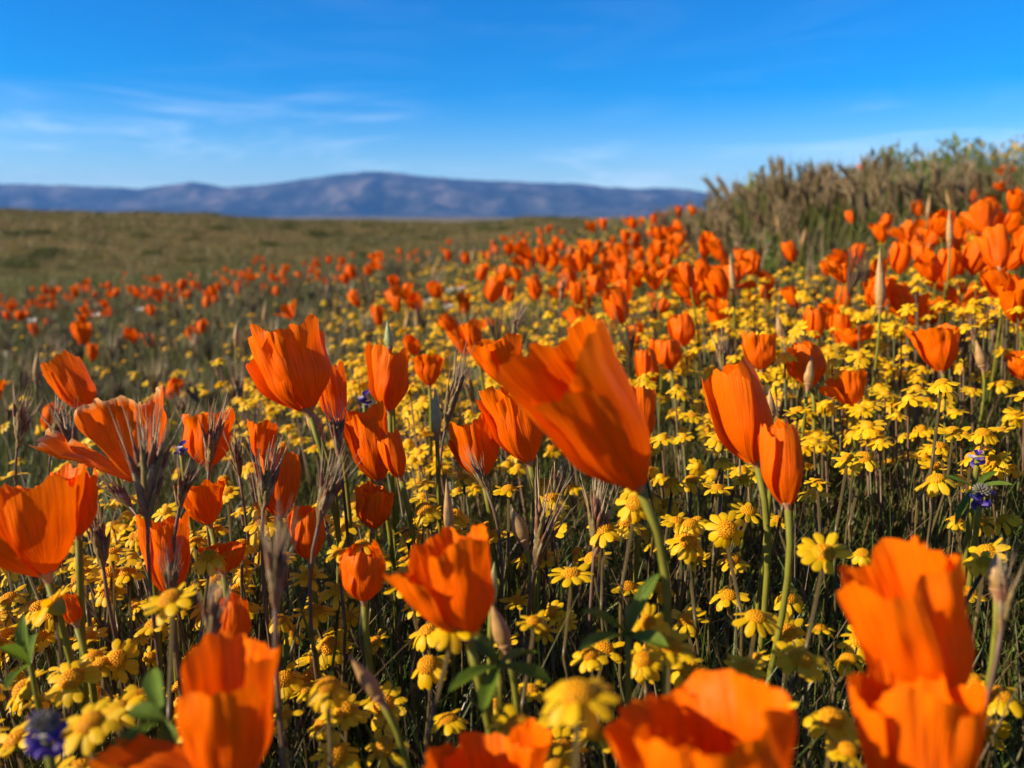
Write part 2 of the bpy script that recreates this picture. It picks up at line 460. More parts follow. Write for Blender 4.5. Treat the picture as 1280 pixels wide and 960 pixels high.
# ------------------------------------------------------------------ mountains
SKYL = [(-500, 232), (-300, 226), (-120, 230), (0, 228), (60, 228), (130, 231), (200, 235), (235, 230), (262, 226), (300, 233), (340, 230), (400, 222), (440, 216), (470, 213),
        (500, 214), (540, 220), (600, 224), (680, 227), (740, 231), (780, 235), (830, 233.5), (860, 238), (900, 245), (1000, 250), (1150, 248), (1300, 252), (1500, 250), (1800, 256)]
sx_, sy_ = zip(*SKYL)
mp_ = Proto(); rows = []
D0, D1, D2 = 14500.0, 20000.0, 24500.0
NP, ND = 420, 64
for j in range(ND):
    t = j / (ND - 1)
    D = D0 + (D2 - D0) * t
    row = []
    for i in range(NP):
        px = -480 + 2250 * i / (NP - 1)
        ys = float(np.interp(px, sx_, sy_)) + 1.6 * noise.noise((px * 0.05, 3.1, 0)) + 0.9 * noise.noise((px * 0.15, 9.1, 0))
        v = P(px, ys, 1.0); Hk = (v.z - CZ) / v.y * D1 + 8
        x = (px - 640) / F * D * 1.0 / cp
        tt = (D - D0) / (D1 - D0)
        if tt <= 1:
            f = 0.10 * min(1, tt / 0.25) + 0.9 * max(0, (tt - 0.2) / 0.8) ** 1.15
        else:
            f = max(0.0, 1 - ((tt - 1) / ((D2 - D1) / (D1 - D0)))) ** 1.3
        rg = noise.ridged_multi_fractal((x / 2300, D / 3800, 0.5), 1.0, 2.1, 6, 1.0, 2.0) * 0.42
        er = (1 - f) * f * 4
        z = Hk * (f + er * 1.0 * (rg - 0.66))
        z += 40 * er * noise.noise((x / 600, D / 600, 2))
        z = min(z, Hk * D / D1 * 0.985) if tt < 0.97 else z
        row.append((x, D, z - 7.5 - (40 if j in (0, ND - 1) else 0)))
    rows.append(row)
mp_.grid(rows)
mt = link('mountains', mp_.mesh('mountains', ['mountain_rock_and_scrub']))
tag(mt, 'long hazy blue mountain range on the horizon', 'mountains', kind='structure')

# ------------------------------------------------------------------ haze
hb = Proto()
X, Y0, Y1, ZB, ZT = 31500.0, -31500.0, 31500.0, -30.0, 1450.0
hb.V = [(-X, Y0, ZB), (X, Y0, ZB), (X, Y1, ZB), (-X, Y1, ZB), (-X, Y0, ZT), (X, Y0, ZT), (X, Y1, ZT), (-X, Y1, ZT)]
for f in ((0, 3, 2, 1), (4, 5, 6, 7), (0, 1, 5, 4), (1, 2, 6, 5), (2, 3, 7, 6), (3, 0, 4, 7)): hb.face(f)
m, n, l, out = new_mat('haze_air')
pv = n.new('ShaderNodeVolumePrincipled'); pv.inputs['Color'].default_value = (0.16, 0.44, 1.0, 1); pv.inputs['Density'].default_value = 2.6e-5
pv.inputs['Anisotropy'].default_value = 0.0
l.new(pv.outputs[0], out.inputs['Volume'])
haze = link('haze', hb.mesh('haze', ['haze_air'], smooth=False))
tag(haze, 'thin bluish haze filling the air over the plain', 'haze', kind='stuff')

# ------------------------------------------------------------------ poppy flower


def petal(theta0, H, wb, wt, base_r, seed, layer, opt, nu=15, nv=13):
    """one poppy petal as a grid of points around +z, base at the origin"""
    g = Proto()
    rnd = random.Random(seed)
    span = opt.get('span', 2.3); spiral = opt.get('spiral', 0.10); crumple = opt.get('crumple', 0.10)
    tw = opt.get('twist', 0.25); roundness = opt.get('round', 0.16); tilt = 0.0
    tl = opt.get('tilts')
    if tl: tilt = tl[int(round(theta0 / (math.pi / 2))) % 4]
    ln_ = 1.0 + rnd.uniform(-0.13, 0.06)
    tilt += rnd.uniform(-.04, .10)
    roll = rnd.uniform(-0.06, 0.14) * opt.get('roll', 1.0)
    ph = rnd.uniform(0, 6)
    rows = []
    sx = rnd.uniform(0, 90)
    for j in range(nv):
        s0 = j / (nv - 1)
        row = []
        for i in range(nu):
            u = -1 + 2 * i / (nu - 1)
            L = ln_ * (1 - roundness * abs(u) ** 2.4 + 0.025 * math.sin(u * 5 + ph) + 0.07 * noise.noise((u * 2.2, sx, 0)) + 0.05 * noise.noise((u * 6.5, sx, 3)) + 0.02 * noise.noise((u * 17, sx, 3)))
            s = s0 * L
            bowl = math.sin(min(1.0, s / 0.42) * math.pi / 2) ** 0.85
            op = max(0.0, (s - 0.3) / 0.7)
            r = base_r + (wb * 0.5 - base_r) * bowl + (wt - wb) * 0.5 * op ** 1.25
            if wt < wb * 1.02: r *= 1 - opt.get('tuck', .22) * max(0, (s - .72) / .28) ** 1.6
            half = span * 0.5 * (0.62 + 0.38 * math.sin(min(1, s / 0.75) * math.pi / 2))
            th = theta0 + u * half + tw * s
            nz_ = noise.noise((u * 1.7 + sx, s * 2.3, seed * 0.37)) + 0.5 * noise.noise((u * 4.1, s * 4.0 + sx, seed * 0.91))
            fold = math.sin(u * 5.0 + ph + 2 * s) * 0.45 + math.sin(u * 11 + ph * 2 - s) * 0.22
            r *= 1 + spiral * u + layer + crumple * (nz_ + fold * s) * min(1, s * 1.6) + roll * abs(u) ** 4 * s
            r += wb * (0.42 * crumple * noise.noise((u * 6 + sx, s * 2.0, 5)) + 0.35 * crumple * noise.noise((u * 13 + sx, s * 4.0, 2))) * s ** 3
            z = H * s - 0.10 * H * max(0, (wt / wb - 1.1)) * op ** 2
            z += H * 0.03 * noise.noise((u * 3, sx + 7, s))
            x_, y_ = r * math.cos(th), r * math.sin(th)
            p = Vector((x_, y_, z))
            p.x += opt.get('bend', 0) * H * s * s
            if tilt:
                ax = Vector((-math.sin(theta0), math.cos(theta0), 0))
                hinge = Vector((math.cos(theta0), math.sin(theta0), 0)) * base_r
                ang = tilt * min(1.0, 0.35 + s)
                p = hinge + Matrix.Rotation(ang, 3, ax) @ (p - hinge)
            row.append(p)
        rows.append(row)
    return g.grid(rows)


def receptacle_proto(r, h):
    g = Proto()
    prof = [(r * 0.45, -h), (r * 0.62, -h * 0.6), (r * 0.85, -h * 0.2), (r * 1.15, 0.0), (r * 1.32, 0.0006), (r * 1.0, 0.0012), (r * 0.5, 0.0016)]
    g.grid([[(a * math.cos(t), a * math.sin(t), z) for t in (k * 2 * math.pi / 12 for k in range(12))] for a, z in prof], closed=True)
    return g


def stamen_proto(H, w, seed):
    g = Proto(); rnd = random.Random(seed)
    for k in range(16):
        a = k * 2.4; r0 = 0.0012; tl = rnd.uniform(0.3, 0.45) * H
        d = Vector((math.cos(a), math.sin(a), 0))
        g.tube([d * r0, d * (r0 + w * 0.06) + Vector((0, 0, tl * 0.6)), d * (r0 + w * 0.10) + Vector((0, 0, tl))], [0.0003, 0.0004, 0.0006], 4)
    return g


def stem_path(top, axis, base, n=8, bend=0.5):
    """a curved stem from the ground point to the flower base, arriving along the flower's axis"""
    top, base, axis = Vector(top), Vector(base), Vector(axis).normalized()
    L = (top - base).length
    c1 = base + Vector((0, 0, L * 0.45)); c2 = top - axis * L * bend * 0.5
    pts = []
    for k in range(n + 1):
        t = k / n
        pts.append(base * (1 - t) ** 3 + c1 * 3 * t * (1 - t) ** 2 + c2 * 3 * t * t * (1 - t) + top * t ** 3)
    return pts


NAMED = []          # landmarks for labels: (place, name)


def hero_poppy(base, tip, wb, wt, d, label, opt=None, dt=None, spin=0.0, foot=None, mat='poppy_petal', group=None, stem=True):
    opt = opt or {}
    b = P(*base, d); t = P(*tip, dt or d)
    axis = t - b; H = axis.length; ax = axis.normalized()
    wbm, wtm = wb / F * d, wt / F * (dt or d)
    if foot is None:
        fx, fy = b.x - ax.x * 0.02 + random.uniform(-.008, .008), b.y - ax.y * 0.02 + random.uniform(-.004, .012)
    else:
        q = P(*foot, d); fx, fy = q.x, q.y
    ft = Vector((fx, fy, gzf(fx, fy) - 0.002))
    root = root_at('poppy', ft, label, 'poppy', group)
    w_ = label.split(); k_ = w_.index('poppy') + 1 if 'poppy' in w_ else 0
    if 3 <= k_ <= 5 and not set(w_[:k_]) & {'beside', 'with', 'behind'}: NAMED.append((b.copy(), ' '.join(w_[:k_])))
    fr = Matrix.Translation(b - ft) @ frame_from_axis(ax, spin)
    seed = int(base[0] * 7 + base[1])
    br = max(0.0014, wbm * 0.10)
    for k in range(4):
        layer = 0.0 if k % 2 else -0.07
        g = petal(k * math.pi / 2, H, wbm, wtm, br, seed + k * 13, layer, opt, max(27, opt.get('nu', 19)), max(20, opt.get('nv', 16)))
        link('petal', g.mesh('poppy_petal', [mat]), root, fr)
    link('receptacle', receptacle_proto(br, 0.0035).mesh('poppy_receptacle', ['receptacle']), root, fr)
    if wt > wb * 1.15:
        link('stamens', stamen_proto(H, wbm, seed).mesh('poppy_stamens', ['stamen']), root, fr)
    if stem:
        pts = stem_path(b - ax * 0.002, ax, ft)
        g = Proto().tube([p - ft for p in pts], [0.0010 + 0.0003 * (i / len(pts)) for i in range(len(pts))], 7)
        link('stem', g.mesh('poppy_stem', ['poppy_stem']), root)
    return root


CL = dict(crumple=0.12, spiral=0.19, twist=0.5, round=0.12)
CU = dict(crumple=0.20, spiral=0.11, twist=0.15, round=0.18)
WI = dict(crumple=0.18, spiral=0.05, span=2.0, round=0.25, twist=0.1)
HEROES = [
    # base, tip, bowl width, mouth width, depth, label, options
    ((112, 512), (72, 452), 40, 46, .42, 'slim closed poppy leaning out behind the crinkled faded poppy', CL, {}),
    ((385, 512), (350, 414), 78, 92, .33, 'large cupped poppy with fluted petals lit along one side', dict(CU, crumple=.15, nu=27, nv=20), dict(spin=.6)),
    ((422, 530), (408, 455), 34, 40, .37, 'narrow dark orange poppy tucked behind the large cupped poppy', CU, {}),
    ((262, 582), (258, 514), 54, 60, .40, 'poppy half hidden by purple brome awns', CU, {}),
    ((58, 718), (20, 590), 86, 96, .25, 'big loose poppy with spread upper petals at the edge of the field', dict(CU, tilts=(.25, .1, .45, .15), crumple=.16), dict(spin=.9)),
    ((98, 668), (95, 590), 46, 50, .27, 'rounded poppy with a curled tip beside the big loose poppy', CU, dict(spin=.3)),
    ((214, 742), (206, 645), 50, 56, .30, 'deep red shaded poppy below the crinkled faded poppy', CL, {}),
    ((262, 655), (246, 600), 44, 58, .33, 'shaded poppy with two pointed petals among brome', WI, dict(spin=.5)),
    ((280, 715), (278, 682), 44, 58, .29, 'low flat shaded poppy under the brome heads', CU, {}),
    ((330, 578), (328, 524), 28, 34, .38, 'small funnel poppy between two brome tufts', CL, {}),
    ((350, 645), (346, 562), 46, 42, .33, 'closed poppy veiled by a brome tuft', CL, {}),
    ((388, 698), (380, 635), 42, 40, .30, 'plump closed poppy behind blurred grass', CL, {}),
    ((95, 778), (82, 742), 22, 20, .27, 'tiny furled poppy under the big loose poppy', CL, {}),
    ((296, 806), (290, 748), 40, 36, .24, 'small egg-shaped poppy behind the large blurred poppy', CL, {}),
    ((487, 513), (484, 434), 42, 45, .42, 'barrel-shaped closed poppy with a green bud behind it', CL, dict(spin=.4)),
    ((474, 600), (450, 508), 46, 54, .36, 'leaning poppy with layered scalloped petals', CU, dict(spin=1.0)),
    ((500, 596), (482, 538), 28, 26, .34, 'slender rolled poppy beside the leaning scalloped poppy', CL, {}),
    ((466, 660), (468, 609), 42, 44, .34, 'round shaded poppy low in the goldfields', CU, {}),
    ((638, 482), (616, 418), 44, 66, .44, 'open cup poppy behind the large drooping poppy', CU, dict(spin=.2)),
    ((603, 596), (586, 522), 50, 66, .345, 'poppy with a wide split mouth behind brome spikes', dict(WI, span=2.2), dict(spin=.7)),
    ((661, 577), (630, 482), 58, 74, .33, 'poppy with folded translucent petals on a straight green stem', dict(CU, crumple=.17, nu=25), dict(spin=.35, foot=(661, 760))),
    ((797, 607), (690, 432), 92, 138, .205, 'large drooping poppy on a curved thick stem', dict(CU, crumple=.13, nu=29, nv=22, span=2.4, twist=.2), dict(dt=.185, spin=.9, foot=(813, 930))),
    ((797, 560), (790, 484), 44, 48, .34, 'poppy partly hidden behind the large drooping poppy', CU, {}),
    ((537, 482), (534, 442), 28, 42, .50, 'small flared poppy in front of the yellow carpet', CU, {}),
    ((595, 436), (586, 402), 20, 24, .55, 'small upright poppy beyond the open cup poppy', CL, {}),
    ((455, 750), (452, 684), 54, 50, .27, 'tulip-shaped poppy with frilled lip in dark stems', dict(CU, crumple=.14), dict(spin=.2)),
    ((584, 792), (552, 668), 82, 96, .20, 'blurred poppy with one tall spiked petal', dict(CU, tilts=(.1, -.05, .3, .1), crumple=.18), dict(spin=.3)),
    ((622, 1075), (612, 930), 120, 150, .165, 'blurred poppy tip rising between yellow goldfields', CU, {}),
    ((905, 1065), (868, 872), 170, 215, .145, 'broad blurred poppy with rounded petal tops', dict(CU, crumple=.2, nu=25), dict(spin=.4)),
    ((1172, 880), (1118, 700), 112, 128, .165, 'tall blurred poppy with a pale folded edge', dict(CU, crumple=.15, nu=25, tilts=(0, .05, .2, .05)), dict(spin=.5)),
    ((1150, 1030), (1140, 838), 118, 124, .15, 'blurred poppy directly below the tall blurred poppy', dict(CU, crumple=.12), dict(spin=1.1)),
    ((290, 990), (276, 812), 108, 118, .165, 'blurred poppy with one petal flopped sideways', dict(CU, crumple=.16, nu=25, tilts=(0, .05, .8, .05)), dict(spin=.12)),
    ((945, 578), (907, 450), 62, 60, .28, 'tall closed poppy glowing on its sunny side', dict(CL, crumple=.05, nu=25), dict(spin=.4, foot=(948, 760))),
    ((984, 630), (968, 518), 50, 40, .262, 'wrapped red-orange poppy in front of the tall closed poppy', dict(CL, crumple=.09, nu=25), dict(spin=1.2, foot=(950, 770))),
    ((1014, 482), (1002, 428), 38, 34, .46, 'dark shaded poppy behind a pointed pink bud', CL, {}),
    ((1064, 508), (1058, 463), 30, 40, .45, 'small poppy with a pointed lifted petal', dict(CU, tilts=(.1, .3, .5, 0)), {}),
    ((1178, 464), (1170, 404), 38, 54, .50, 'broad poppy behind thin dry grass', CU, dict(spin=.5)),
    ((1290, 476), (1282, 440), 36, 40, .50, 'poppy cut by the edge beside broad poppy', CU, {}),
    ((838, 462), (830, 424), 30, 28, .58, 'neat barrel poppy near the tall closed poppy', CL, {}),
    ((812, 486), (806, 436), 24, 24, .55, 'narrow bright poppy beside the neat barrel poppy', CL, {}),
    ((856, 432), (848, 392), 28, 24, .62, 'red-orange closed poppy above the neat barrel poppy', CL, {}),
    ((952, 462), (948, 415), 34, 38, .44, 'poppy just behind the tall closed poppy under a yellow daisy', CU, {}),
    ((1072, 436), (1066, 405), 34, 44, .62, 'open ragged poppy in the yellow carpet', WI, {}),
]
for bs, tp, wb, wt, d, lab, opt, kw in HEROES:
    hero_poppy(bs, tp, wb, wt, d, lab, opt, **kw)
# the crinkled, sun-bleached poppy
hero_poppy((176, 602), (152, 488), 70, 112, .30, 'crinkled faded poppy with papery pale petal edges',
           dict(crumple=.30, spiral=.04, span=1.5, round=.14, twist=.05, tilts=(-.05, .0, .42, .12), nu=33, nv=26), spin=.12, mat='poppy_faded')

# ------------------------------------------------------------------ poppies of the field (shared petal shapes)
VAR = []
for k in range(12):
    cl_ = k % 3
    H = 0.029; wb = 0.0145 + 0.0035 * (k % 4) / 3; wt = wb * (0.95, 1.2, 1.6)[cl_]
    opt = dict((CL, CU, WI)[cl_]); opt['nu'] = 11; opt['nv'] = 9
    opt['crumple'] *= 1.5; opt['bend'] = (.0, .12, -.1, .2)[k % 4]
    if cl_ == 2: opt['tilts'] = (.15, .4, .1, .3)
    ps = [petal(q * math.pi / 2, H, wb, wt, 0.0018, 500 + k * 31 + q, (-.07, 0)[q % 2], opt, 11, 9) for q in range(4)]
    opt['span'] = 2.2
    one = Proto()
    for q in range(4): one.merge(petal(q * math.pi / 2, H, wb, wt, 0.0018, 500 + k * 31 + q, (-.07, 0)[q % 2], opt, 8, 6))
    VAR.append(dict(petals=[p_.mesh('field_poppy_petal', ['poppy_petal']) for p_ in ps], proto=one, kind=cl_))
RECM = receptacle_proto(0.0015, 0.0032).mesh('field_poppy_receptacle', ['receptacle'])


def unit_stem(bow, r0, r1, n=6, seg=5):
    g = Proto()
    return g.tube([(bow * math.sin(math.pi * t), bow * 0.5 * math.sin(2 * math.pi * t), t) for t in np.linspace(0, 1, seg + 1)], list(np.linspace(r0, r1, seg + 1)), n)


PSTEM_P = [unit_stem(b, 0.0010, 0.0008, 5, 4) for b in (0.0, 0.012, -0.01)]
PSTEM = [g.mesh('field_poppy_stem', ['poppy_stem']) for g in PSTEM_P]


def poppy_density(x, y):
    r = np.hypot(x, y)
    right = sstep(-0.25, 0.15, x)
    dens = 62 + 290 * right
    dens = dens * sstep(0.55, 0.85, r)
    q = x / np.maximum(y, .05)                 # the bank and the grass at its foot carry few poppies
    foot = sstep(.2, .25, q) * (1 - sstep(.49, .54, q)) * sstep(1.0, 1.2, y)
    dens = dens * (1 - .95 * foot) * (1 - sstep(1.5, 1.75, y) * sstep(.4, .5, q))
    dens = dens * (1 + .7 * sstep(.45, .55, q))
    dens = dens * (1 - .7 * sstep(-.15, -.4, x) * (1 - sstep(1.2, 1.8, r)))
    dens = dens * (1 + .25 * sstep(-.2, -.6, x) * sstep(1.7, 2.2, r))
    crest = sstep(-.6, .1, x) * (1 - sstep(.47, .53, q))
    dens = dens * (1 - .8 * crest * sstep(1.5, 2.1, r))
    dens = dens * np.where(x > 0.2, 1 - sstep(2.2, 2.9, r), 1 - sstep(3.0, 4.2, r) * 0.93)
    return dens


N = 26000
px_ = rng.uniform(-3.6, 2.3, N); py_ = rng.uniform(0.3, 5.0, N)
cl_n = np.array([noise.noise((float(a) * 3.1, float(b) * 3.1, 4.2)) for a, b in zip(px_, py_)])
keep = rng.uniform(0, 1, N) * (N / (5.9 * 4.7)) < poppy_density(px_, py_) * np.clip(0.9 + 1.6 * cl_n, 0.1, 2.2)
px_, py_ = px_[keep], py_[keep]
h_ = np.clip(rng.normal(0.118, 0.02, len(px_)), 0.075, 0.17)
gz_ = gz(px_, py_)
u_, v_, d_ = proj(px_, py_, gz_ + h_)
inside = (u_ > -60) & (u_ < 1340) & (v_ < 1000)
# keep the strip in front of the hero flowers free
keep2 = ~(inside & (d_ < 0.52))
px_, py_, h_, gz_, u_, v_, d_, inside = [a[keep2] for a in (px_, py_, h_, gz_, u_, v_, d_, inside)]
order = np.argsort(np.where(inside, d_, 1e6))
NIND = 250
ind = [i for i in order[:NIND] if inside[i]]
rest = [i for i in range(len(px_)) if i not in set(ind)]
KLAB = {0: ('furled orange poppy standing among many others in the sloping field', 'closed poppies across the sloping field'),
        1: ('cup-shaped orange poppy standing among many others in the sloping field', 'cupped poppies across the sloping field'),
        2: ('wide-open orange poppy standing among many others in the sloping field', 'open poppies across the sloping field')}
WIND = math.pi * 0.95


def head_tilt():
    return WIND + random.gauss(0, 1.2), abs(random.gauss(0.34, 0.28))


stem_rest = [[], [], []]; head_rest = [[] for _ in VAR]
for i in ind:
    v = VAR[random.choices(range(12), weights=[4.5, 3.4, 1.0] * 4)[0]]
    sa, st = head_tilt()
    kn = ('furled', 'cup-shaped', 'wide-open')[v['kind']]; grp = KLAB[v['kind']][1]
    ps_ = ('upright' if st < .2 else 'slightly leaning' if st < .45 else 'strongly leaning')
    X_, Y_ = float(px_[i]), float(py_[i])
    zone = ('in dry brown grass down the slope' if X_ < -.3 else 'on the rise beside the grassy bank' if X_ / Y_ > .47 else 'at the foot of the grassy bank' if X_ / Y_ > .22 and Y_ > 1.0
            else 'near the crest towards the plain' if Y_ > 1.5 else 'in the yellow goldfield carpet')
    lab = '%s %s orange poppy %s' % (ps_, kn, zone)
    root = root_at('poppy', (px_[i], py_[i], gz_[i] - 0.002), lab, 'poppy', grp)
    s = random.uniform(0.72, 1.08)
    Mh = Matrix(np_frames(np.array([[0, 0, h_[i]]]), np.array([sa]), np.array([st]), np.array([random.uniform(0, 6.28)]), np.array([s]))[0].tolist())
    for pm in v['petals']: link('petal', pm, root, Mh)
    link('receptacle', RECM, root, Mh)
    q = random.randrange(3)
    link('stem', PSTEM[q], root, Matrix.Rotation(random.uniform(0, 6.28), 4, 'Z') @ Matrix.Diagonal((1, 1, h_[i] - 0.0015, 1)))
for i in rest:
    sa, st = head_tilt(); s = random.uniform(0.72, 1.08)
    k = random.choices(range(12), weights=[4.5, 3.4, 1.0] * 4)[0]
    head_rest[k].append(np_frames(np.array([[px_[i], py_[i], gz_[i] + h_[i]]]), np.array([sa]), np.array([st]), np.array([random.uniform(0, 6.28)]), np.array([s]))[0])
    Ms = np.eye(4); Ms[2, 2] = h_[i] - .003; Ms[:3, 3] = (px_[i], py_[i], gz_[i]); stem_rest[random.randrange(3)].append(Ms)
bt = []
for k, v in enumerate(VAR):
    if head_rest[k]: bt.append((v['proto'], head_rest[k]))
for k in range(3):
    g = PSTEM_P[k]; g2 = Proto().merge(g); g2.Mi = [1] * len(g2.T)
    if stem_rest[k]: bt.append((g2, stem_rest[k]))
pd_ = link('poppy_drift', scatter_mesh('poppy_drift', bt, ['poppy_petal', 'poppy_stem']))
tag(pd_, 'distant drift of tiny orange poppies fading down the slope', 'poppies', kind='stuff')

# ------------------------------------------------------------------ poppy buds


def bud_proto(L, w):
    g = Proto(); prof = [(0.0, .35), (.06, .75), (.2, .98), (.35, 1.0), (.55, .78), (.75, .45), (.9, .2), (1.0, .03)]
    g.grid([[(a * w * .5 * math.cos(t), a * w * .5 * math.sin(t), z * L) for t in (k * 2 * math.pi / 10 for k in range(10))] for z, a in prof], closed=True)
    return g


def bud(base, tip, w, d, label, mat='bud_skin', group=None):
    b, t = P(*base, d), P(*tip, d); ax = (t - b)
    ft = Vector((b.x - ax.x * .2, b.y + .004, 0)); ft.z = gzf(ft.x, ft.y) - .002
    root = root_at('poppy_bud', ft, label, 'flower bud', group)
    fr = Matrix.Translation(b - ft) @ frame_from_axis(ax)
    wm = w / F * d
    link('calyx', bud_proto(ax.length, wm).mesh('bud_calyx', [mat]), root, fr)
    link('collar', receptacle_proto(wm * .33, .004).mesh('bud_collar', ['receptacle']), root, fr)
    pts = stem_path(b, ax, ft)
    link('stem', Proto().tube([p - ft for p in pts], [.0010] * len(pts), 6).mesh('bud_stem', ['poppy_stem']), root)


for a in [((1100, 385), (1100, 308), 13, .52, 'tall slim bud rising above poppies before the grassy bank'),
          ((1010, 481), (1014, 444), 13, .44, 'pointed pink bud in front of the dark shaded poppy'),
          ((964, 520), (962, 486), 12, .30, 'pink spent flower base above the wrapped red-orange poppy'),
          ((1228, 458), (1220, 424), 12, .48, 'pointed bud beside the broad poppy and dry grass'),
          ((976, 420), (972, 392), 10, .6, 'small pink bud among cupped poppies'),
          ((546, 540), (544, 484), 13, .36, 'green slim bud with a long tip beside the barrel-shaped poppy', 'bud_green'),
          ((487, 436), (484, 400), 11, .44, 'pale green bud tip peeking over the barrel-shaped poppy', 'bud_green'),
          ((562, 668), (558, 598), 13, .30, 'long brownish bud behind the blurred spiked poppy'),
          ((655, 676), (640, 634), 20, .31, 'drooping tan bud beside brome spikes'),
          ((632, 808), (614, 752), 22, .22, 'fat green and pink bud above lupine leaves'),
          ((474, 872), (436, 818), 20, .2, 'reddish leaning bud between goldfields'),
          ((1246, 738), (1244, 690), 22, .22, 'pale tan bud beside tall grass stems'),
          ((398, 540), (382, 506), 18, .35, 'spent tan flower base below the large cupped poppy'),
          ((615, 752), (618, 702), 13, .24, 'stub of green stem beside goldfields', 'bud_green')]:
    bud(*a)
nb = 0
while nb < 22:
    x, y = random.uniform(-.6, 1.2), random.uniform(.62, 1.7)
    z = gzf(x, y) + random.uniform(.09, .16)
    u, v, d = proj(x, y, z)
    if not (0 < u < 1280): continue
    sz = random.uniform(.02, .034) * F / d
    bud((u, v), (u + random.uniform(-6, 6), v - sz), .0055 * F / d, float(d), 'pinkish pointed poppy bud on thin stem among poppies of the field', group='poppy buds across the field')
    nb += 1

# ------------------------------------------------------------------ goldfields


def ray_petal(L, w, curl, seed):
    g = Proto(); rnd = random.Random(seed); rows = []
    prof = [(0, .42), (.3, .78), (.6, 1.0), (.82, .92), (.97, .5)]
    for j, (t, ww) in enumerate(prof):
        row = []
        for i, u in enumerate((-1, -.45, 0, .45, 1)):
            tt = t + (.05 if (j == 4 and abs(abs(u) - .45) < .1) else 0) - (.06 * u * u if j == 4 else 0)
            z = -curl * tt * tt * L + .07 * w * (1 - u * u) * 2 - .08 * w * (1 if i == 2 else 0)
            row.append((tt * L, u * w * .5 * ww, z + rnd.uniform(-.0001, .0001)))
        rows.append(row)
    return g.grid(rows)


def disc_proto(r, h, nfl):
    g = Proto(); rows = []
    for t in np.linspace(0, 1, 6):
        a = t * math.pi / 2
        rows.append([(r * math.cos(a) * math.cos(q) + 1e-6, r * math.cos(a) * math.sin(q), h * math.sin(a)) for q in (k * 2 * math.pi / 12 for k in range(12))])
    g.grid(rows, closed=True)
    for k in range(nfl):
        zt = (k + .5) / nfl; rad = math.sqrt(1 - zt * zt); q = k * 2.39996
        nrm = Vector((rad * math.cos(q), rad * math.sin(q), zt + .25)).normalized()
        c = Vector((rad * math.cos(q) * r, rad * math.sin(q) * r, zt * h))
        a = nrm.orthogonal().normalized(); b = nrm.cross(a)
        s = r * .13; hh = r * .2
        base = len(g.V)
        for e in range(5):
            an = e * 2 * math.pi / 5; g.V.append(tuple(c + (a * math.cos(an) + b * math.sin(an)) * s * .75))
        for e in range(5):
            an = e * 2 * math.pi / 5; g.V.append(tuple(c + nrm * hh + (a * math.cos(an) + b * math.sin(an)) * s))
        g.V.append(tuple(c + nrm * hh * .75))
        for e in range(5):
            f = (e + 1) % 5
            g.face((base + e, base + f, base + 5 + f, base + 5 + e)); g.face((base + 5 + e, base + 5 + f, base + 10))
    return g


def calyx_proto(r):
    g = Proto(); prof = [(-.0042, .22), (-.003, .62), (-.0012, .95), (.0004, 1.02)]
    return g.grid([[(a * r * math.cos(q), a * r * math.sin(q), z) for q in (k * 2 * math.pi / 10 for k in range(10))] for z, a in prof], closed=True)


RAYS = [ray_petal(.0052 * a, .0031 * b, c, s).mesh('goldfield_petal', ['gold_petal']) for s, (a, b, c) in enumerate([(1.08, .95, .2), (1.0, 1.0, .4), (1.18, .88, .05), (1.0, .95, .6)])]
DISC = [disc_proto(.0029, .0016, 70).mesh('goldfield_disc', ['gold_disc']), disc_proto(.0030, .0024, 80).mesh('goldfield_disc', ['gold_disc'])]
CALX = calyx_proto(.0028).mesh('goldfield_calyx', ['gold_calyx'])
GSTEM_P = [unit_stem(b, .00075, .0006, 5, 4) for b in (0, .008, -.007, .004)]
GSTEM = [g.mesh('goldfield_stem', ['gold_stem']) for g in GSTEM_P]


def goldfield_thing(x, y, z, scale, tdir, tilt, label, group=None):
    g0 = gzf(x, y)
    h = z - g0 + .002
    Mh = Matrix(np_frames(np.array([[0, 0, h]]), np.array([tdir]), np.array([tilt]), np.array([random.uniform(0, 6.28)]), np.array([scale]))[0].tolist())
    n = random.randint(9, 13); ph = random.uniform(0, 6.28); droop = random.uniform(-.3, .6)
    if group:
        near_ = min(NAMED, key=lambda q: (q[0] - Vector((x, y, z))).length)[1]
        label = 'yellow goldfield daisy with %s petals, growing near the %s' % ('flat spread' if droop < .15 else 'drooping' if droop > .5 else 'slightly lowered', near_)
    root = root_at('goldfield_flower', (x, y, g0 - .002), label, 'flower', group)
    for k in range(n):
        if random.random() < .05: continue
        a = ph + 2 * math.pi * k / n + random.uniform(-.12, .12)
        Mp = Matrix.Rotation(a, 4, 'Z') @ Matrix.Translation((.0024, 0, 0.0004 * (k % 2))) @ Matrix.Rotation(droop + random.uniform(-.22, .22), 4, 'Y') @ Matrix.Rotation(random.uniform(-.3, .3), 4, 'X')
        link('petal', random.choice(RAYS), root, Mh @ Mp)
    link('disc', random.choice(DISC), root, Mh)
    link('calyx', CALX, root, Mh)
    q = random.randrange(4)
    link('stem', GSTEM[q], root, Matrix.Rotation(random.uniform(0, 6.28), 4, 'Z') @ Matrix.Diagonal((1.1, 1.1, h - .0035 * scale, 1)))
    return root


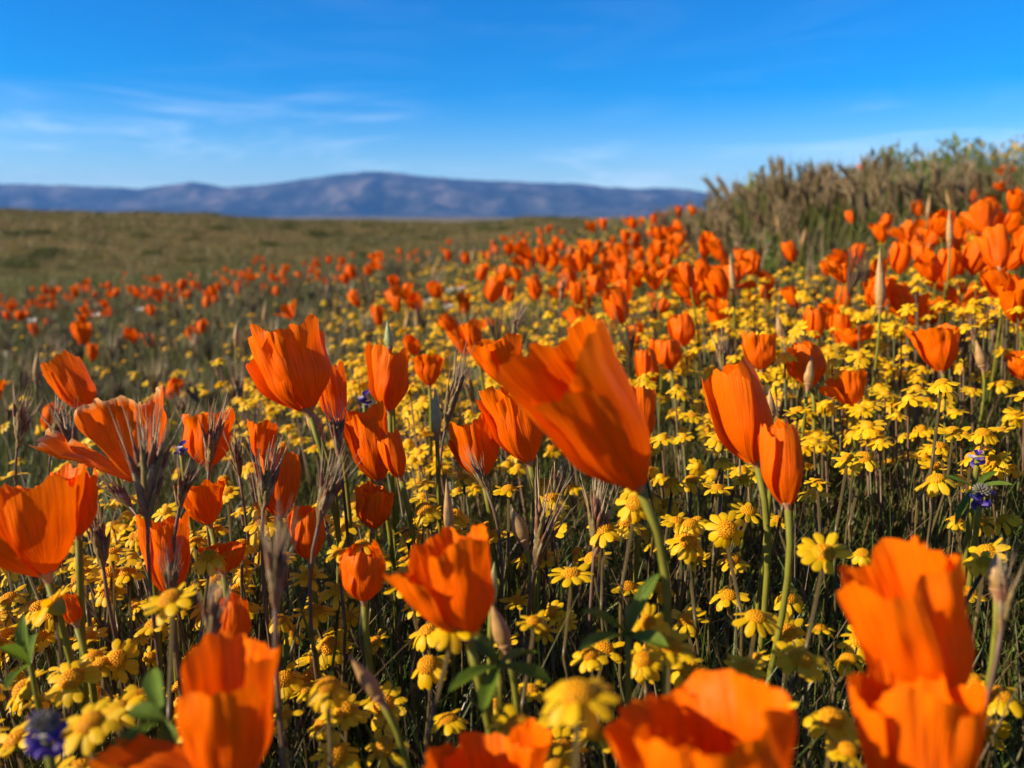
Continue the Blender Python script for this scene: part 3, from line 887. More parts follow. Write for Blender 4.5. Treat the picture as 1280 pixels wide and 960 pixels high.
GF = [(945, 428, 30), (985, 467, 27), (998, 515, 34), (1080, 573, 40), (1028, 553, 32), (1117, 508, 24), (1170, 600, 47), (1218, 590, 33), (1265, 585, 27), (1150, 538, 33), (1163, 560, 30),
      (1030, 692, 58), (908, 662, 50), (860, 678, 48), (915, 700, 40), (935, 640, 40), (940, 595, 26), (865, 600, 36), (840, 605, 38), (900, 555, 26), (865, 520, 30), (1195, 650, 28),
      (1225, 652, 38), (1255, 650, 42), (1232, 692, 50), (1210, 740, 42), (910, 745, 44), (985, 748, 42), (858, 775, 46), (945, 772, 54), (1025, 785, 32), (985, 790, 46), (1000, 825, 60),
      (1075, 800, 50), (945, 822, 30), (1060, 825, 44), (862, 838, 56), (645, 752, 36), (712, 717, 31), (722, 690, 27), (690, 765, 30), (708, 778, 28), (680, 787, 32), (550, 655, 24),
      (635, 668, 22), (595, 655, 24), (435, 770, 30), (470, 802, 32), (520, 800, 30), (565, 783, 68), (535, 832, 54), (630, 805, 40), (785, 735, 40), (783, 655, 42), (620, 880, 34),
      (665, 862, 38), (722, 868, 92), (648, 910, 72), (745, 918, 58), (432, 890, 56), (480, 882, 54), (755, 812, 48), (808, 830, 46), (120, 862, 40), (148, 838, 26), (85, 862, 44),
      (30, 862, 54), (112, 905, 74), (138, 880, 44), (100, 958, 60), (55, 735, 30), (120, 742, 28), (355, 850, 48), (386, 862, 42), (366, 790, 32), (356, 896, 44), (402, 905, 38),
      (188, 822, 28), (250, 668, 26), (145, 662, 24), (20, 925, 60), (480, 935, 56), (420, 945, 60), (1250, 870, 56), (1215, 850, 44), (560, 900, 48), (1040, 900, 66), (960, 890, 70),
      (505, 700, 24), (395, 745, 24), (420, 660, 24), (455, 610, 24), (395, 560, 26), (280, 600, 28), (690, 560, 26), (715, 610, 24), (830, 640, 34), (800, 560, 28), (1270, 520, 28),
      (1235, 545, 26), (1060, 520, 28), (1095, 540, 26), (1250, 480, 28), (1225, 470, 24), (700, 935, 60), (300, 700, 26), (225, 590, 24), (170, 760, 30)]
gold_used = []
GLAB = 'yellow goldfield daisy on a thin stem in the carpet around the poppies'
GGRP = 'goldfield flowers carpeting the ground'
for (a, b, s) in GF:
    d = .0140 * F / s
    for _ in range(40):
        p = P(a, b, d); h = p.z - gzf(p.x, p.y)
        if h > .165: d *= 1.03
        elif h < .07: d *= .97
        else: break
    sc_ = s * d / F / .0140
    gold_used.append((p.x, p.y))
    lab, grp = GLAB, GGRP
    if (a, b) == (945, 428): lab, grp = 'yellow daisy on a tall stem above the tall closed poppy', None
    if (a, b) == (1030, 692): lab, grp = 'large yellow daisy with pointed petals turned outward over dark bare shade', None
    if (a, b) == (722, 868): lab, grp = 'big blurred yellow daisy beside the lupine leaves', None
    if (a, b) == (565, 783): lab, grp = 'blurred yellow daisy covering the base of the spiked poppy', None
    goldfield_thing(p.x, p.y, p.z, sc_, random.uniform(math.pi * .75, math.pi * 1.6), abs(random.gauss(.35, .3)), lab, grp)

# the rest of the carpet
GD = 6200
x0, x1, y0, y1 = -1.0, 1.9, -.15, 2.9
NG = int(GD * (x1 - x0) * (y1 - y0))
gx, gy = rng.uniform(x0, x1, NG), rng.uniform(y0, y1, NG)
r_ = np.hypot(gx, gy)
clump = np.array([noise.noise((float(a) * 5.3, float(b) * 5.3, 1.7)) + .6 * noise.noise((float(a) * 14, float(b) * 14, 8.7)) for a, b in zip(gx, gy)])
dn = (.10 + .9 * sstep(-.42, -.16, gx)) * np.clip(.68 + 1.25 * clump, .04, 1)
dn = dn * (1 - .45 * sstep(.6, 1.1, r_)) * (1 - .8 * sstep(1.2, 2.0, r_)) * (.8 + .2 * sstep(.2, .4, r_))
gq = gx / np.maximum(gy, .05)
dn = dn * (1 - .96 * sstep(.22, .3, gq) * sstep(1.0, 1.25, gy)) * (1 - .5 * sstep(.45, .6, gq) * sstep(.6, .9, gy))
gh = np.clip(rng.normal(.094, .017, NG), .045, .14)
gg = gz(gx, gy)
u, v, d = proj(gx, gy, gg + gh)
vis = (u > -150) & (u < 1430) & (v < 1300) | (np.hypot(gx, gy) < .75)
left_off = (np.abs(gx) < .75) & (gy < .7)
kp = (rng.uniform(0, 1, NG) < dn) & (vis | left_off) & ~((d < .17) & (u > -100) & (u < 1380)) & (np.hypot(gx, gy) > .13)
gx, gy, gh, gg, u, v, d = [a[kp] for a in (gx, gy, gh, gg, u, v, d)]
gu = np.array(gold_used)
near = np.min(np.hypot(gx[:, None] - gu[None, :, 0], gy[:, None] - gu[None, :, 1]), axis=1) if len(gu) else np.ones(len(gx))
kp = near > .012
gx, gy, gh, gg, u, v, d = [a[kp] for a in (gx, gy, gh, gg, u, v, d)]
inn = (u > 0) & (u < 1280) & (v < 960)
order = np.argsort(np.where(inn, d, 1e6))
NGI = 295 - len(GF)
ind = order[:NGI]
for i in ind:
    goldfield_thing(float(gx[i]), float(gy[i]), float(gg[i] + gh[i]), random.uniform(.66, 1.1), random.uniform(math.pi * .7, math.pi * 1.6), abs(random.gauss(.3, .28)), GLAB, GGRP)
rs = np.array(order[NGI:])


def gold_simple(n, detail, seed):
    g = Proto(); rnd = random.Random(seed); droop = rnd.uniform(-.3, .5)
    rows = []
    for t in ((0, .35, .7, 1) if detail else (0, .6, 1)):
        a = t * math.pi / 2
        rows.append([(.0030 * math.cos(a) * math.cos(q) + 1e-6, .0030 * math.cos(a) * math.sin(q), .0020 * math.sin(a)) for q in (k * 2 * math.pi / (8 if detail else 6) for k in range(8 if detail else 6))])
    g.grid(rows, 1, closed=True)
    for k in range(n):
        a = 2 * math.pi * k / n + rnd.uniform(-.12, .12); dr = droop + rnd.uniform(-.25, .25)
        pm = Matrix.Rotation(a, 4, 'Z') @ Matrix.Translation((.0024, 0, 0)) @ Matrix.Rotation(dr, 4, 'Y')
        w = .0031; L = .0052
        b = len(g.V)
        for x, yy in ((0, -.2 * w), (.55 * L, -.5 * w), (L, -.25 * w), (L, .25 * w), (.55 * L, .5 * w), (0, .2 * w)):
            g.V.append(tuple(pm @ Vector((x, yy, -.25 * x * x / L))))
        g.face((b, b + 1, b + 4, b + 5), 0); g.face((b + 1, b + 2, b + 3, b + 4), 0)
    return g


bt = []
da = d[rs]
for lo, hi, det in ((0, .9, True), (.9, 9, False)):
    sel = rs[(da >= lo) & (da < hi)]
    vs = rng.integers(0, 6, len(sel))
    for k in range(6):
        s2 = sel[vs == k]
        if not len(s2): continue
        pos = np.stack([gx[s2], gy[s2], gg[s2] + gh[s2]], 1)
        bt.append((gold_simple((10, 9, 11, 10, 9, 10)[k] if det else 7, det, 60 + k), np_frames(pos, rng.uniform(2.2, 5.0, len(s2)), np.abs(rng.normal(.3, .28, len(s2))), rng.uniform(0, 6.28, len(s2)), rng.uniform(.7, 1.2, len(s2)))))
sel = rs[da < 1.3]
st3 = unit_stem(.006, .0007, .0006, 3, 2); st3.Mi = [2] * len(st3.T)
Ms = np.zeros((len(sel), 4, 4)); Ms[:, 0, 0] = 1; Ms[:, 1, 1] = 1; Ms[:, 2, 2] = gh[sel] - .001; Ms[:, 3, 3] = 1
Ms[:, 0, 3] = gx[sel]; Ms[:, 1, 3] = gy[sel]; Ms[:, 2, 3] = gg[sel]
bt.append((st3, Ms))
npch = 140
sx2, sy2 = rng.uniform(1.55, 1.95, npch), rng.uniform(2.45, 2.9, npch)
bt.append((gold_simple(8, False, 77), np_frames(np.stack([sx2, sy2, gz(sx2, sy2) + rng.uniform(.09, .15, npch)], 1), rng.uniform(0, 6.28, npch), np.abs(rng.normal(.5, .3, npch)), rng.uniform(0, 6.28, npch), rng.uniform(1.0, 1.4, npch))))
gc = link('goldfield_carpet', scatter_mesh('goldfield_carpet', bt, ['gold_petal', 'gold_disc', 'gold_stem']))
tag(gc, 'dense carpet of small yellow goldfield flowers across the slope', 'wildflowers', kind='stuff')
print('goldfields', len(gx), 'poppies', len(px_))

# ------------------------------------------------------------------ grass blades


def blade_proto(curve, w, mat=0, seg=3):
    pts = [(curve * t * t, 0, t * (1 - .15 * abs(curve) * t)) for t in np.linspace(0, 1, seg + 1)]
    g = Proto(); side = Vector((0, 1, 0))
    return g.strip(pts, [w * (1 - .85 * t) for t in np.linspace(0, 1, seg + 1)], side, mat)


def blades(name, n, xr, yr, hmean, hsd, w, mats, dens=None, label='', kind='stuff', cat='grass', curves=(0.05, .25, .5, .8), tiltsd=.22, weights=None, hfun=None):
    x, y = rng.uniform(*xr, n), rng.uniform(*yr, n)
    u, v, d = proj(x, y, gz(x, y) + hmean)
    k = ((u > -250) & (u < 1530) & (d > .03)) | (np.hypot(x, y) < .9)
    if dens is not None: k &= rng.uniform(0, 1, n) < dens(x, y)
    x, y = x[k], y[k]
    h = np.clip(rng.normal(hmean, hsd, len(x)), hmean * .35, hmean * 1.9)
    if hfun is not None: h = h * hfun(x, y)
    pick = rng.integers(0, len(curves), len(x)); mi = rng.choice(len(mats), len(x), p=weights)
    bt = []
    for c in range(len(curves)):
        for q in range(len(mats)):
            s = (pick == c) & (mi == q)
            if not s.any(): continue
            pos = np.stack([x[s], y[s], gz(x[s], y[s]) - .002], 1); m_ = int(s.sum())
            # width is stated in metres, the blade is scaled by its height
            fr = np_frames(pos, rng.uniform(0, 6.28, m_), np.abs(rng.normal(0, tiltsd, m_)), rng.uniform(0, 6.28, m_), h[s])
            fr[:, :3, 1] *= (1.0 / h[s])[:, None] * rng.uniform(.6, 1.3, m_)[:, None]
            bt.append((blade_proto(curves[c], w, q, 3 if w < .002 else 2), fr))
    o = link(name, scatter_mesh(name, bt, mats))
    return tag(o, label, cat, kind=kind)


def clear_near(x, y):
    return sstep(.09, .14, np.hypot(x, y))


blades('grass', 64000, (-1.0, .95), (-.15, 1.15), .066, .02, .0012, ['blade', 'dry_blade', 'gold_stem'], dens=clear_near, weights=[.74, .06, .20],
       label='fine green and reddish stems crowding under the flowers')
blades('leaves', 34000, (-.9, .9), (-.1, 1.0), .042, .012, .0024, ['blade', 'lime_leaf'], dens=clear_near, weights=[.55, .45], curves=(.3, .6, .9), tiltsd=.5,
       label='narrow fresh green leaves low among the goldfield stems', cat='leaves')
blades('grass', 60000, (-2.6, 2.2), (1.0, 3.6), .09, .03, .0022, ['blade', 'dry_blade'], weights=[.72, .28], label='mixed green and dry grass between the poppies up the slope')
blades('grass', 60000, (-9, 6.5), (3.3, 12), .12, .04, .006, ['bank_blade', 'field_tuft'], weights=[.45, .55], label='olive grass falling away beyond the poppies')
blades('grass', 60000, (-42, 20), (11.5, 50), .16, .06, .03, ['bank_blade', 'field_tuft'], weights=[.12, .88], label='tan and olive grass of the shallow valley')

blades('grass', 70000, (-90, 25), (48, 125), .26, .1, .09, ['bank_blade', 'field_tuft'], weights=[.2, .8], label='sunlit grass over the distant rise')

# ------------------------------------------------------------------ brome grass


def spikelet(L, w, seed):
    """a brome spikelet: overlapping narrow scales and their long awns"""
    g = Proto(); rnd = random.Random(seed)
    for k in range(5):
        z0 = k * L * .1; s = (-1) ** k
        ang = s * (.10 + .02 * k); ln_ = L * .5
        c = math.cos(ang); sn = math.sin(ang)
        for sd, (dx, dy) in enumerate(((1, 0),)):
            pts = [(sn * ln_ * t, rnd.uniform(-.0002, .0002), z0 + c * ln_ * t) for t in (0, .35, .7, 1)]
            g.tube(pts, [w * .12, w * .34, w * .22, w * .05], 4, 0, cap=False)
        tip = Vector(pts[-1]); dr = Vector((sn * 1.1, rnd.uniform(-.1, .1), c)).normalized()
        g.tube([tip, tip + dr * L * .3, tip + dr * L * .62 + Vector((rnd.uniform(-.001, .001), rnd.uniform(-.001, .001), 0))], [w * .06, w * .045, w * .015], 3, 1, cap=False)
    return g


SPK_P = [spikelet(.024, .0046, 70 + k) for k in range(4)]
SPK = [g.mesh('brome_spikelet', ['brome', 'awn']) for g in SPK_P]


def brome(base, tip, spread, nsp, d, label, lean=0.0, group=None, big=1.0):
    b, t = P(*base, d), P(*tip, d); ax = (t - b); L = ax.length
    ft = Vector((b.x - ax.x * .3, b.y + random.uniform(0, .012), 0)); ft.z = gzf(ft.x, ft.y) - .002
    root = root_at('brome_grass', ft, label, 'grass', group)
    s0 = L / .031 * big
    for k in range(nsp):
        f = k / max(1, nsp - 1)
        dirn = (frame_from_axis(ax).to_3x3() @ Vector((math.sin(k * 2.4) * spread * (.3 + .9 * random.random()), math.cos(k * 2.4) * spread * (.3 + .9 * random.random()), 1))).normalized()
        o = b + ax * (random.uniform(0, .25)) - ft
        fr = Matrix.Translation(o) @ frame_from_axis(dirn, random.uniform(0, 6.28)) @ Matrix.Scale(s0 * random.uniform(.7, 1.08), 4)
        link('spikelet', SPK[k % 4], root, fr)
    pts = stem_path(b + ax * .2, ax, ft)
    link('stem', Proto().tube([p - ft for p in pts], [.0007] * len(pts), 5).mesh('brome_stem', ['dry_blade']), root)
    # two leaf blades
    for q in range(2):
        a = random.uniform(0, 6.28); hh = (b.z - ft.z) * random.uniform(.4, .9)
        dv = Vector((math.cos(a), math.sin(a), 0))
        lp = [Vector((0, 0, hh * .25)), dv * .006 + Vector((0, 0, hh * .7)), dv * .02 + Vector((0, 0, hh))]
        link('leaf', Proto().strip(lp, [.0022, .0018, .0003], dv.cross(Vector((0, 0, 1)))).mesh('brome_leaf', ['blade']), root)


BR = [((184, 655), (188, 540), .26, 11, .265, 'large purple brome head spraying up before the crinkled faded poppy'),
      ((260, 592), (270, 512), .24, 9, .33, 'dark brome head crossing a half hidden poppy'),
      ((222, 640), (238, 580), .35, 9, .29, 'brome head fanned out above the shaded pointed poppy'),
      ((328, 645), (336, 560), .25, 9, .29, 'brome head veiling a closed poppy'),
      ((300, 600), (290, 545), .2, 6, .36, 'thin brome head beside the small funnel poppy'),
      ((396, 660), (420, 580), .28, 9, .27, 'pinkish brome head leaning towards the leaning scalloped poppy'),
      ((425, 575), (415, 505), .22, 7, .34, 'brome head below the large cupped poppy'),
      ((344, 770), (346, 660), .22, 10, .19, 'tall blurred green brome head in front of plump closed poppy'),
      ((262, 812), (272, 735), .24, 9, .19, 'blurred brome head in front of the small egg-shaped poppy'),
      ((666, 720), (690, 620), .25, 9, .31, 'brown brome head behind the straight poppy stem'),
      ((690, 640), (706, 582), .26, 8, .33, 'purple brome head under the large drooping poppy'),
      ((742, 700), (748, 608), .25, 9, .29, 'brown brome head beside the curved thick stem'),
      ((612, 620), (590, 572), .26, 7, .32, 'silvery brome head against the split-mouthed poppy'),
      ((555, 540), (578, 452), .12, 9, .40, 'drooping feathery brome head beyond the barrel-shaped poppy'),
      ((100, 590), (70, 510), .22, 7, .40, 'thin tan brome head behind the big loose poppy'),
      ((62, 570), (78, 500), .22, 7, .44, 'wispy tan brome head below the slim closed poppy'),
      ((20, 565), (30, 500), .25, 7, .42, 'pale brome head standing in bare dry grass'),
      ((170, 640), (130, 600), .25, 7, .33, 'low brome head between the faded and rounded poppies'),
      ((1168, 455), (1166, 410), .2, 6, .52, 'thin dry brome head crossing the broad poppy'),
      ((905, 470), (898, 420), .15, 5, .48, 'thin brome head behind the tall closed poppy'),
      ((1250, 800), (1262, 700), .10, 5, .2, 'blurred grass stalks beside the pale tan bud'),
      ((215, 760), (212, 690), .25, 8, .25, 'brome head over the deep red shaded poppy'),
      ((130, 720), (120, 640), .2, 6, .28, 'green brome head beside the rounded poppy'),
      ((640, 430), (650, 385), .15, 6, .55, 'brome head rising above the open cup poppy'),
      ((700, 380), (704, 345), .15, 5, .7, 'small brome head among mid-slope poppies'),
      ((1240, 430), (1246, 380), .2, 6, .6, 'dry brome head among dense poppies near the bank')]
for a in BR: brome(*a)
nb = 0
while nb < 90:
    x, y = random.uniform(-1.0, 1.1), random.uniform(.45, 1.5)
    if x > -.2 and random.random() < .7: continue
    z = gzf(x, y) + random.uniform(.05, .105); uu, vv, dd = proj(x, y, z)
    if not (-20 < uu < 1300): continue
    sz = random.uniform(.022, .036) * F / dd; nsp_ = random.randint(5, 8)
    brome((float(uu), float(vv)), (float(uu) + random.uniform(-.35, .35) * sz, float(vv) - sz), random.uniform(.15, .3), nsp_, float(dd),
          'dry brome head with %d spikelets %s' % (nsp_, 'in the grass of the dry slope' if x < -.45 else 'where dry grass meets the goldfields' if x < -.1 else 'in the goldfield carpet' if y < 1.05 else 'among poppies higher on the slope'), group='brome heads across the field')
    nb += 1

# far dry brome as a mass on the shaded slope
hm = Proto()
for k in range(7):
    dirn = Vector((math.sin(k * 2.4) * .25, math.cos(k * 2.4) * .25, 1)).normalized()
    a = dirn * .001; sd = dirn.orthogonal().normalized()
    hm.strip([a, dirn * .016, dirn * .026, dirn * .044], [.0006, .0028, .0016, .0003], sd, 0)
    hm.strip([a, dirn * .016, dirn * .026], [.0006, .0028, .001], dirn.cross(sd), 1)
hm.strip([(0, 0, -.09), (0, 0, .003)], [.0012, .001], Vector((1, 0, 0)), 2)
nf = 2600
x, y = rng.uniform(-2.6, 1.4, nf), rng.uniform(.5, 3.4, nf)
k = rng.uniform(0, 1, nf) < (.25 + .75 * sstep(.1, -.4, x))
x, y = x[k], y[k]
pos = np.stack([x, y, gz(x, y) + .085 + rng.normal(0, .015, len(x))], 1)
far_b = link('brome_stand', scatter_mesh('brome_stand', [(hm, np_frames(pos, rng.uniform(0, 6.28, len(x)), np.abs(rng.normal(0, .3, len(x))), rng.uniform(0, 6.28, len(x)), rng.uniform(.7, 1.2, len(x))))], ['bank_ear', 'dry_blade', 'blade']))
tag(far_b, 'thin stand of purplish dry brome between the poppies', 'grass', kind='stuff')

# ------------------------------------------------------------------ grassy bank


def ear_proto(L, w, seed, nb=60):
    """a loose bristly ear: a thin nodding axis set with narrow scales that end in long awns"""
    g = Proto(); rnd = random.Random(seed)
    bend = rnd.uniform(.05, .35) * rnd.choice((-1, 1))
    g.tube([(bend * L * t * t, 0, L * t) for t in (0, .3, .6, 1)], [w * .10, w * .12, w * .09, w * .03], 4, 0)
    for k in range(nb):
        t = k / nb; a = k * 2.4; o = .28 + .14 * rnd.random()
        c = Vector((bend * L * t * t, 0, L * t)); dv = Vector((math.cos(a) * o + bend * t, math.sin(a) * o, 1)).normalized()
        sd = dv.cross(Vector((math.sin(a), -math.cos(a), .3))).normalized()
        ln_ = L * rnd.uniform(.26, .44)
        g.strip([c, c + dv * ln_ * .35, c + dv * ln_ * .6, c + dv * ln_ * 1.25], [w * .08, w * .24, w * .12, w * .015], sd, 0 if k % 3 else 1)
    return g


EARS_P = [ear_proto(.048, .011, 90 + k) for k in range(4)]
EARS = [g.mesh('grass_ear', ['bank_ear', 'awn']) for g in EARS_P]
ESTEM = unit_stem(.03, .001, .0008, 4, 4).mesh('bank_grass_stem', ['bank_blade'])


def on_bank(x, y):
    return np.exp(-(np.maximum(0, np.abs(x - .78) - .17) / .22) ** 2 - ((y - 1.8) / .30) ** 2)


def bank_top(x, y):
    """height the grass tops reach along the bank"""
    return .335 - .11 * sstep(.66, .42, x) - .03 * sstep(.95, 1.2, x) + .018 * noise.noise((x * 6, y * 6, 1))


cand, hh = [], []
while len(cand) < 520:
    x, y = random.uniform(.3, 1.5), random.uniform(1.3, 2.5)
    if random.random() > float(on_bank(x, y)) * 1.3: continue
    top = float(bank_top(x, y)) - gzf(x, y) - .05
    if top < .04: continue
    cand.append((x, y)); hh.append(top * random.choice((random.uniform(.4, .95), random.uniform(.75, 1.12))))
scr = [proj(x, y, gzf(x, y) + h) for (x, y), h in zip(cand, hh)]
ordr = sorted(range(len(cand)), key=lambda i: (not (0 < scr[i][0] < 1290), scr[i][1] - 60 / scr[i][2]))
ears_ind, ears_rest = ordr[:150], ordr[150:]
for i in ears_ind:
    x, y = cand[i]; h = hh[i]
    ta, tl = random.uniform(2.0, 4.3), abs(random.gauss(.2, .18))
    lab = '%s %s bristly grass ear on the %s' % ('short' if h < .11 else 'tall', 'upright' if tl < .12 else 'tilted' if tl < .3 else 'strongly bent',
                                                'front slope of the bank' if y < 1.72 else 'crest of the bank')
    root = root_at('bank_grass', (x, y, gzf(x, y) - .003), lab, 'grass', 'bristly grass ears along the bank')
    fr = Matrix(np_frames(np.array([[0, 0, 0]]), np.array([ta]), np.array([tl]), np.array([random.uniform(0, 6.28)]), np.array([1.0]))[0].tolist())
    link('stem', ESTEM, root, fr @ Matrix.Diagonal((1, 1, h, 1)))
    tip = fr @ Vector((0, 0, h))
    fr2 = Matrix(np_frames(np.array([list(tip)]), np.array([ta]), np.array([tl * 1.6 + .08]), np.array([random.uniform(0, 6.28)]), np.array([random.uniform(.65, 1.35)]))[0].tolist())
    link('ear', random.choice(EARS), root, fr2)
er = [[] for _ in range(4)]
for i in ears_rest:
    x, y = cand[i]
    er[i % 4].append(np_frames(np.array([[x, y, gzf(x, y) + hh[i]]]), np.array([random.uniform(2.2, 4.2)]), np.array([abs(random.gauss(.25, .2))]), np.array([random.uniform(0, 6.28)]), np.array([random.uniform(.8, 1.25)]))[0])
eb = link('bank_grass_ears', scatter_mesh('bank_grass_ears', [(EARS_P[k], er[k]) for k in range(4)], ['bank_ear', 'awn']))
tag(eb, 'mass of bristly tan grass ears filling the bank', 'grass', kind='stuff')
blades('grass', 90000, (.1, 2.9), (1.35, 3.2), .175, .04, .0034, ['bank_blade', 'blade', 'dry_blade'], weights=[.8, .08, .12], dens=lambda x, y: np.clip(on_bank(x, y) * 1.5 + .12 * (x > .4), 0, 1),
       label='tall green and straw grass growing thickly on the bank', hfun=lambda x, y: .45 + .55 * on_bank(x, y))

# leafy shrubs on and beside the bank


def leafy(n, rx, rz, leaf, seed, mats=(0, 1), upright=.5):
    g = Proto(); rnd = random.Random(seed)
    for k in range(7):
        a = rnd.uniform(0, 6.28); q = rnd.uniform(.2, .75)
        e = Vector((math.cos(a) * rx * q, math.sin(a) * rx * q, rz * rnd.uniform(.5, .9)))
        g.tube([(0, 0, -.05 * rz), e * .5 + Vector((0, 0, .1 * rz)), e], [rx * .03, rx * .022, rx * .01], 4, 1)
    for k in range(n):
        while True:
            v = Vector((rnd.uniform(-1, 1), rnd.uniform(-1, 1), rnd.uniform(0, 1)))
            if v.length < 1 and rnd.random() < .25 + .75 * v.length: break
        wob = 1 + .35 * noise.noise((v.x * 2.2 + seed, v.y * 2.2, v.z * 2.2))
        c = Vector((v.x * rx * wob, v.y * rx * wob, v.z * rz * wob))
        dv = Vector((rnd.gauss(0, .6) + v.x * .5, rnd.gauss(0, .6) + v.y * .5, rnd.gauss(upright, .5))).normalized()
        sd = dv.orthogonal().normalized(); sd = (Matrix.Rotation(rnd.uniform(0, 6.28), 3, dv) @ sd)
        L = leaf * rnd.uniform(.6, 1.3)
        g.strip([c, c + dv * L * .5, c + dv * L], [L * .12, L * .38, L * .06], sd, 0)
    return g


for (u0, v0, d0, rx, rz, seed, lab) in [(1118, 232, 2.2, .13, .17, 1, 'light green leafy shrub rising behind the grass ears on the bank'),
                                       (1195, 218, 2.6, .10, .15, 2, 'small rounded lime shrub on the skyline of the bank'),
                                       (1250, 222, 2.7, .16, .14, 3, 'low spreading lime shrub beside the rounded shrub on the bank'),
                                       (955, 245, 2.0, .08, .20, 4, 'bright green shrub buried among grass ears at the bank end'),
                                       (1142, 275, 1.6, .07, .20, 5, 'leafy green clump in front of the grassy bank'),
                                       (965, 300, 1.42, .055, .11, 6, 'low lime clump at the foot of the bank'),
                                       (720, 285, 3.1, .16, .08, 7, 'low olive shrub where the slope meets the plain'),
                                       (820, 272, 2.9, .16, .09, 8, 'olive shrub between the low shrub and the bank')]:
    p = P(u0, v0, d0); p.z = gzf(p.x, p.y)
    g = leafy(520, rx, rz, .024, seed, upright=.9)
    ro = root_at('leafy_shrub', p, lab, 'shrub')
    a_, b_ = Proto(), Proto()
    link('foliage', g.mesh('shrub_foliage', ['lime_leaf', 'wood']), ro)
# dotted shrubs over the far field
SH = [leafy(420, .8, .5, .17, 30 + k, upright=.6).mesh('far_shrub', ['shrub_leaf', 'wood']) for k in range(4)]
cnt = 0
while cnt < 170:
    az = random.uniform(-36, 6); r = random.uniform(28, 118)
    x, y = r * math.sin(R(az)), r * math.cos(R(az))
    if noise.noise((x * .05, y * .05, 3.3)) < -.12: continue
    o = link('low_shrub', random.choice(SH)); s = random.choice((random.uniform(.25, .6), random.uniform(.35, 1.15)))
    o.location = (x, y, gzf(x, y) - .06); o.rotation_euler.z = random.uniform(0, 6.28); o.scale = (s * random.uniform(1, 1.7), s, s * random.uniform(.55, .9))
    big = 'tiny' if s < .55 else 'small' if s < .85 else 'broad'
    where = 'in the shallow valley below the distant rise' if r < 55 else 'on the open face of the distant rise' if r < 92 else 'near the top of the distant rise'
    tag(o, '%s dark olive shrub %s' % (big, where), 'shrub', 'low shrubs over the far field', 'thing'); cnt += 1

# ------------------------------------------------------------------ lupine leaves and flowers


def leaflet_mesh(L, w, seed):
    g = Proto(); rows = []
    for t, ww in ((0, .12), (.25, .62), (.5, .95), (.72, 1.0), (.9, .6), (1, .1)):
        rows.append([(u * w * .5 * ww, t * L, (abs(u) * .35 * w * ww) - .18 * L * t * t) for u in (-1, -.5, 0, .5, 1)])
    return g.grid(rows).mesh('lupine_leaflet', ['leaf'])


def lupine_leaf(c, tips, w, d, label):
    b = P(*c, d); ft = Vector((b.x + .006, b.y + .008, 0)); ft.z = gzf(ft.x, ft.y) - .002
    root = root_at('lupine_leaf', ft, label, 'leaf')
    for (u, v, dd) in tips:
        t = P(u, v, dd); ax = t - b
        up = Vector((-.3, -.25, 1)); xx = ax.cross(up).normalized(); zz_ = xx.cross(ax).normalized()
        m3 = Matrix((xx, ax.normalized(), zz_)).transposed().to_4x4()
        link('leaflet', leaflet_mesh(ax.length, w / F * d, 1), root, Matrix.Translation(b - ft) @ m3)
    pts = stem_path(b, Vector((0, 0, 1)), ft)
    link('stalk', Proto().tube([p - ft for p in pts], [.0009] * len(pts), 5).mesh('lupine_stalk', ['poppy_stem']), root)


lupine_leaf((786, 795), [(738, 752, .20), (815, 715, .21), (728, 792, .19), (795, 740, .23), (830, 800, .2)], 22, .21, 'green lupine leaf beside the curved thick poppy stem')
lupine_leaf((624, 832), [(590, 788, .21), (562, 852, .19), (692, 846, .2), (668, 800, .22), (600, 880, .185)], 22, .2, 'green lupine leaf among blurred yellow daisies')
lupine_leaf((38, 832), [(22, 772, .23), (0, 800, .22), (2, 846, .21), (36, 780, .25)], 18, .23, 'bright green lupine leaf at the field edge under the big loose poppy')
lupine_leaf((205, 900), [(182, 826, .19), (130, 940, .165), (160, 885, .175), (215, 940, .17)], 26, .175, 'dark green lupine leaf behind the flopped petal')
lupine_leaf((1218, 610), [(1180, 590, .3), (1245, 585, .3), (1262, 600, .29), (1195, 640, .28)], 9, .3, 'small lupine leaf among goldfields by violet lupine blooms')


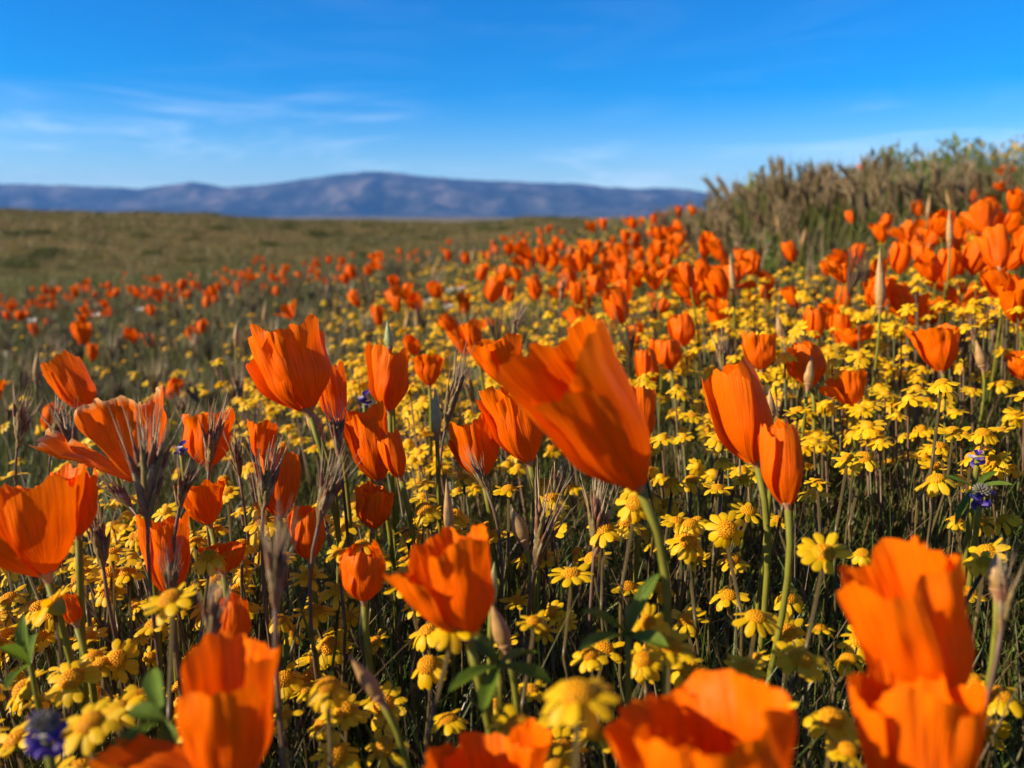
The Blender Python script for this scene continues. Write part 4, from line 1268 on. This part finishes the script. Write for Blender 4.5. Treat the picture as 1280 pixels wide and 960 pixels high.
def lupine(c, d, size, n, label, fuzz=True):
    p = P(*c, d); ft = Vector((p.x + .004, p.y + .006, 0)); ft.z = gzf(ft.x, ft.y) - .002
    root = root_at('lupine', ft, label, 'flower'); s = size / F * d
    for k in range(n):
        a = k * 2.4; zq = -.5 + k / n * .75
        g = Proto(); rows = []
        for t in np.linspace(0, 1, 5):
            rows.append([(math.sin(u * 1.3) * .26 * s * math.sin(math.pi * (.15 + .8 * t)), t * .5 * s, .2 * s * (1 - math.cos(u * 1.3)) * (1 if k % 2 else -1) + .1 * s * t) for u in np.linspace(-1, 1, 6)])
        g.grid(rows)
        link('petal', g.mesh('lupine_petal', ['lupine_pale' if k % 5 == 3 else 'lupine_petal']), root,
             Matrix.Translation(p - ft + Vector((0, 0, zq * s))) @ Matrix.Rotation(a, 4, 'Z') @ Matrix.Rotation(random.uniform(-.3, .5), 4, 'X'))
    if fuzz:
        g = Proto(); rnd = random.Random(5)
        for k in range(60):
            zt = (k + .5) / 60; rad = math.sqrt(1 - zt * zt); a = k * 2.4
            v = Vector((rad * math.cos(a), rad * math.sin(a), zt))
            c0 = v * s * .22; g.tube([c0, c0 + v * s * .12, c0 + v * s * .22], [s * .05, s * .045, s * .012], 4, 0)
        link('bud_cluster', g.mesh('lupine_bud_cluster', ['lupine_fuzz']), root, Matrix.Translation(p - ft + Vector((0, 0, .25 * s))))
    pts = stem_path(p, Vector((0, 0, 1)), ft)
    link('stem', Proto().tube([q - ft for q in pts], [.0011] * len(pts), 6).mesh('lupine_stem', ['poppy_stem']), root)


lupine((58, 920), .165, 50, 12, 'blurred violet lupine with a fuzzy grey top')
lupine((1222, 572), .31, 22, 6, 'small violet lupine bloom under a yellow daisy', False)
lupine((1226, 622), .29, 28, 8, 'violet and white lupine bloom low between goldfields')
lupine((455, 498), .44, 20, 6, 'tiny blue lupine bloom beside the barrel-shaped poppy', False)
lupine((226, 560), .36, 18, 6, 'tiny dark violet lupine bloom beside the crinkled faded poppy', False)

# pale cream flowers in the middle of the slope
CREAM = ray_petal(.011, .009, -.2, 3).mesh('cream_petal', ['cream_petal'])
for k, (u0, v0, d0) in enumerate([(562, 364, 1.35), (576, 362, 1.36), (535, 378, 1.25), (560, 385, 1.2), (120, 395, 1.6), (40, 402, 1.5), (175, 388, 1.7), (940, 300, 1.7)]):
    p = P(u0, v0, d0); g0 = gzf(p.x, p.y)
    if p.z < g0 + .03: p.z = g0 + .08
    ro = root_at('cream_flower', (p.x, p.y, g0 - .002), 'small cream flower standing out among the orange poppies', 'flower', 'cream flowers on the slope')
    for q in range(5):
        link('petal', CREAM, ro, Matrix.Translation((0, 0, p.z - g0)) @ Matrix.Rotation(q * 1.2566, 4, 'Z') @ Matrix.Rotation(-.5, 4, 'Y'))
    link('stem', PSTEM[0], ro, Matrix.Diagonal((.8, .8, p.z - g0, 1)))
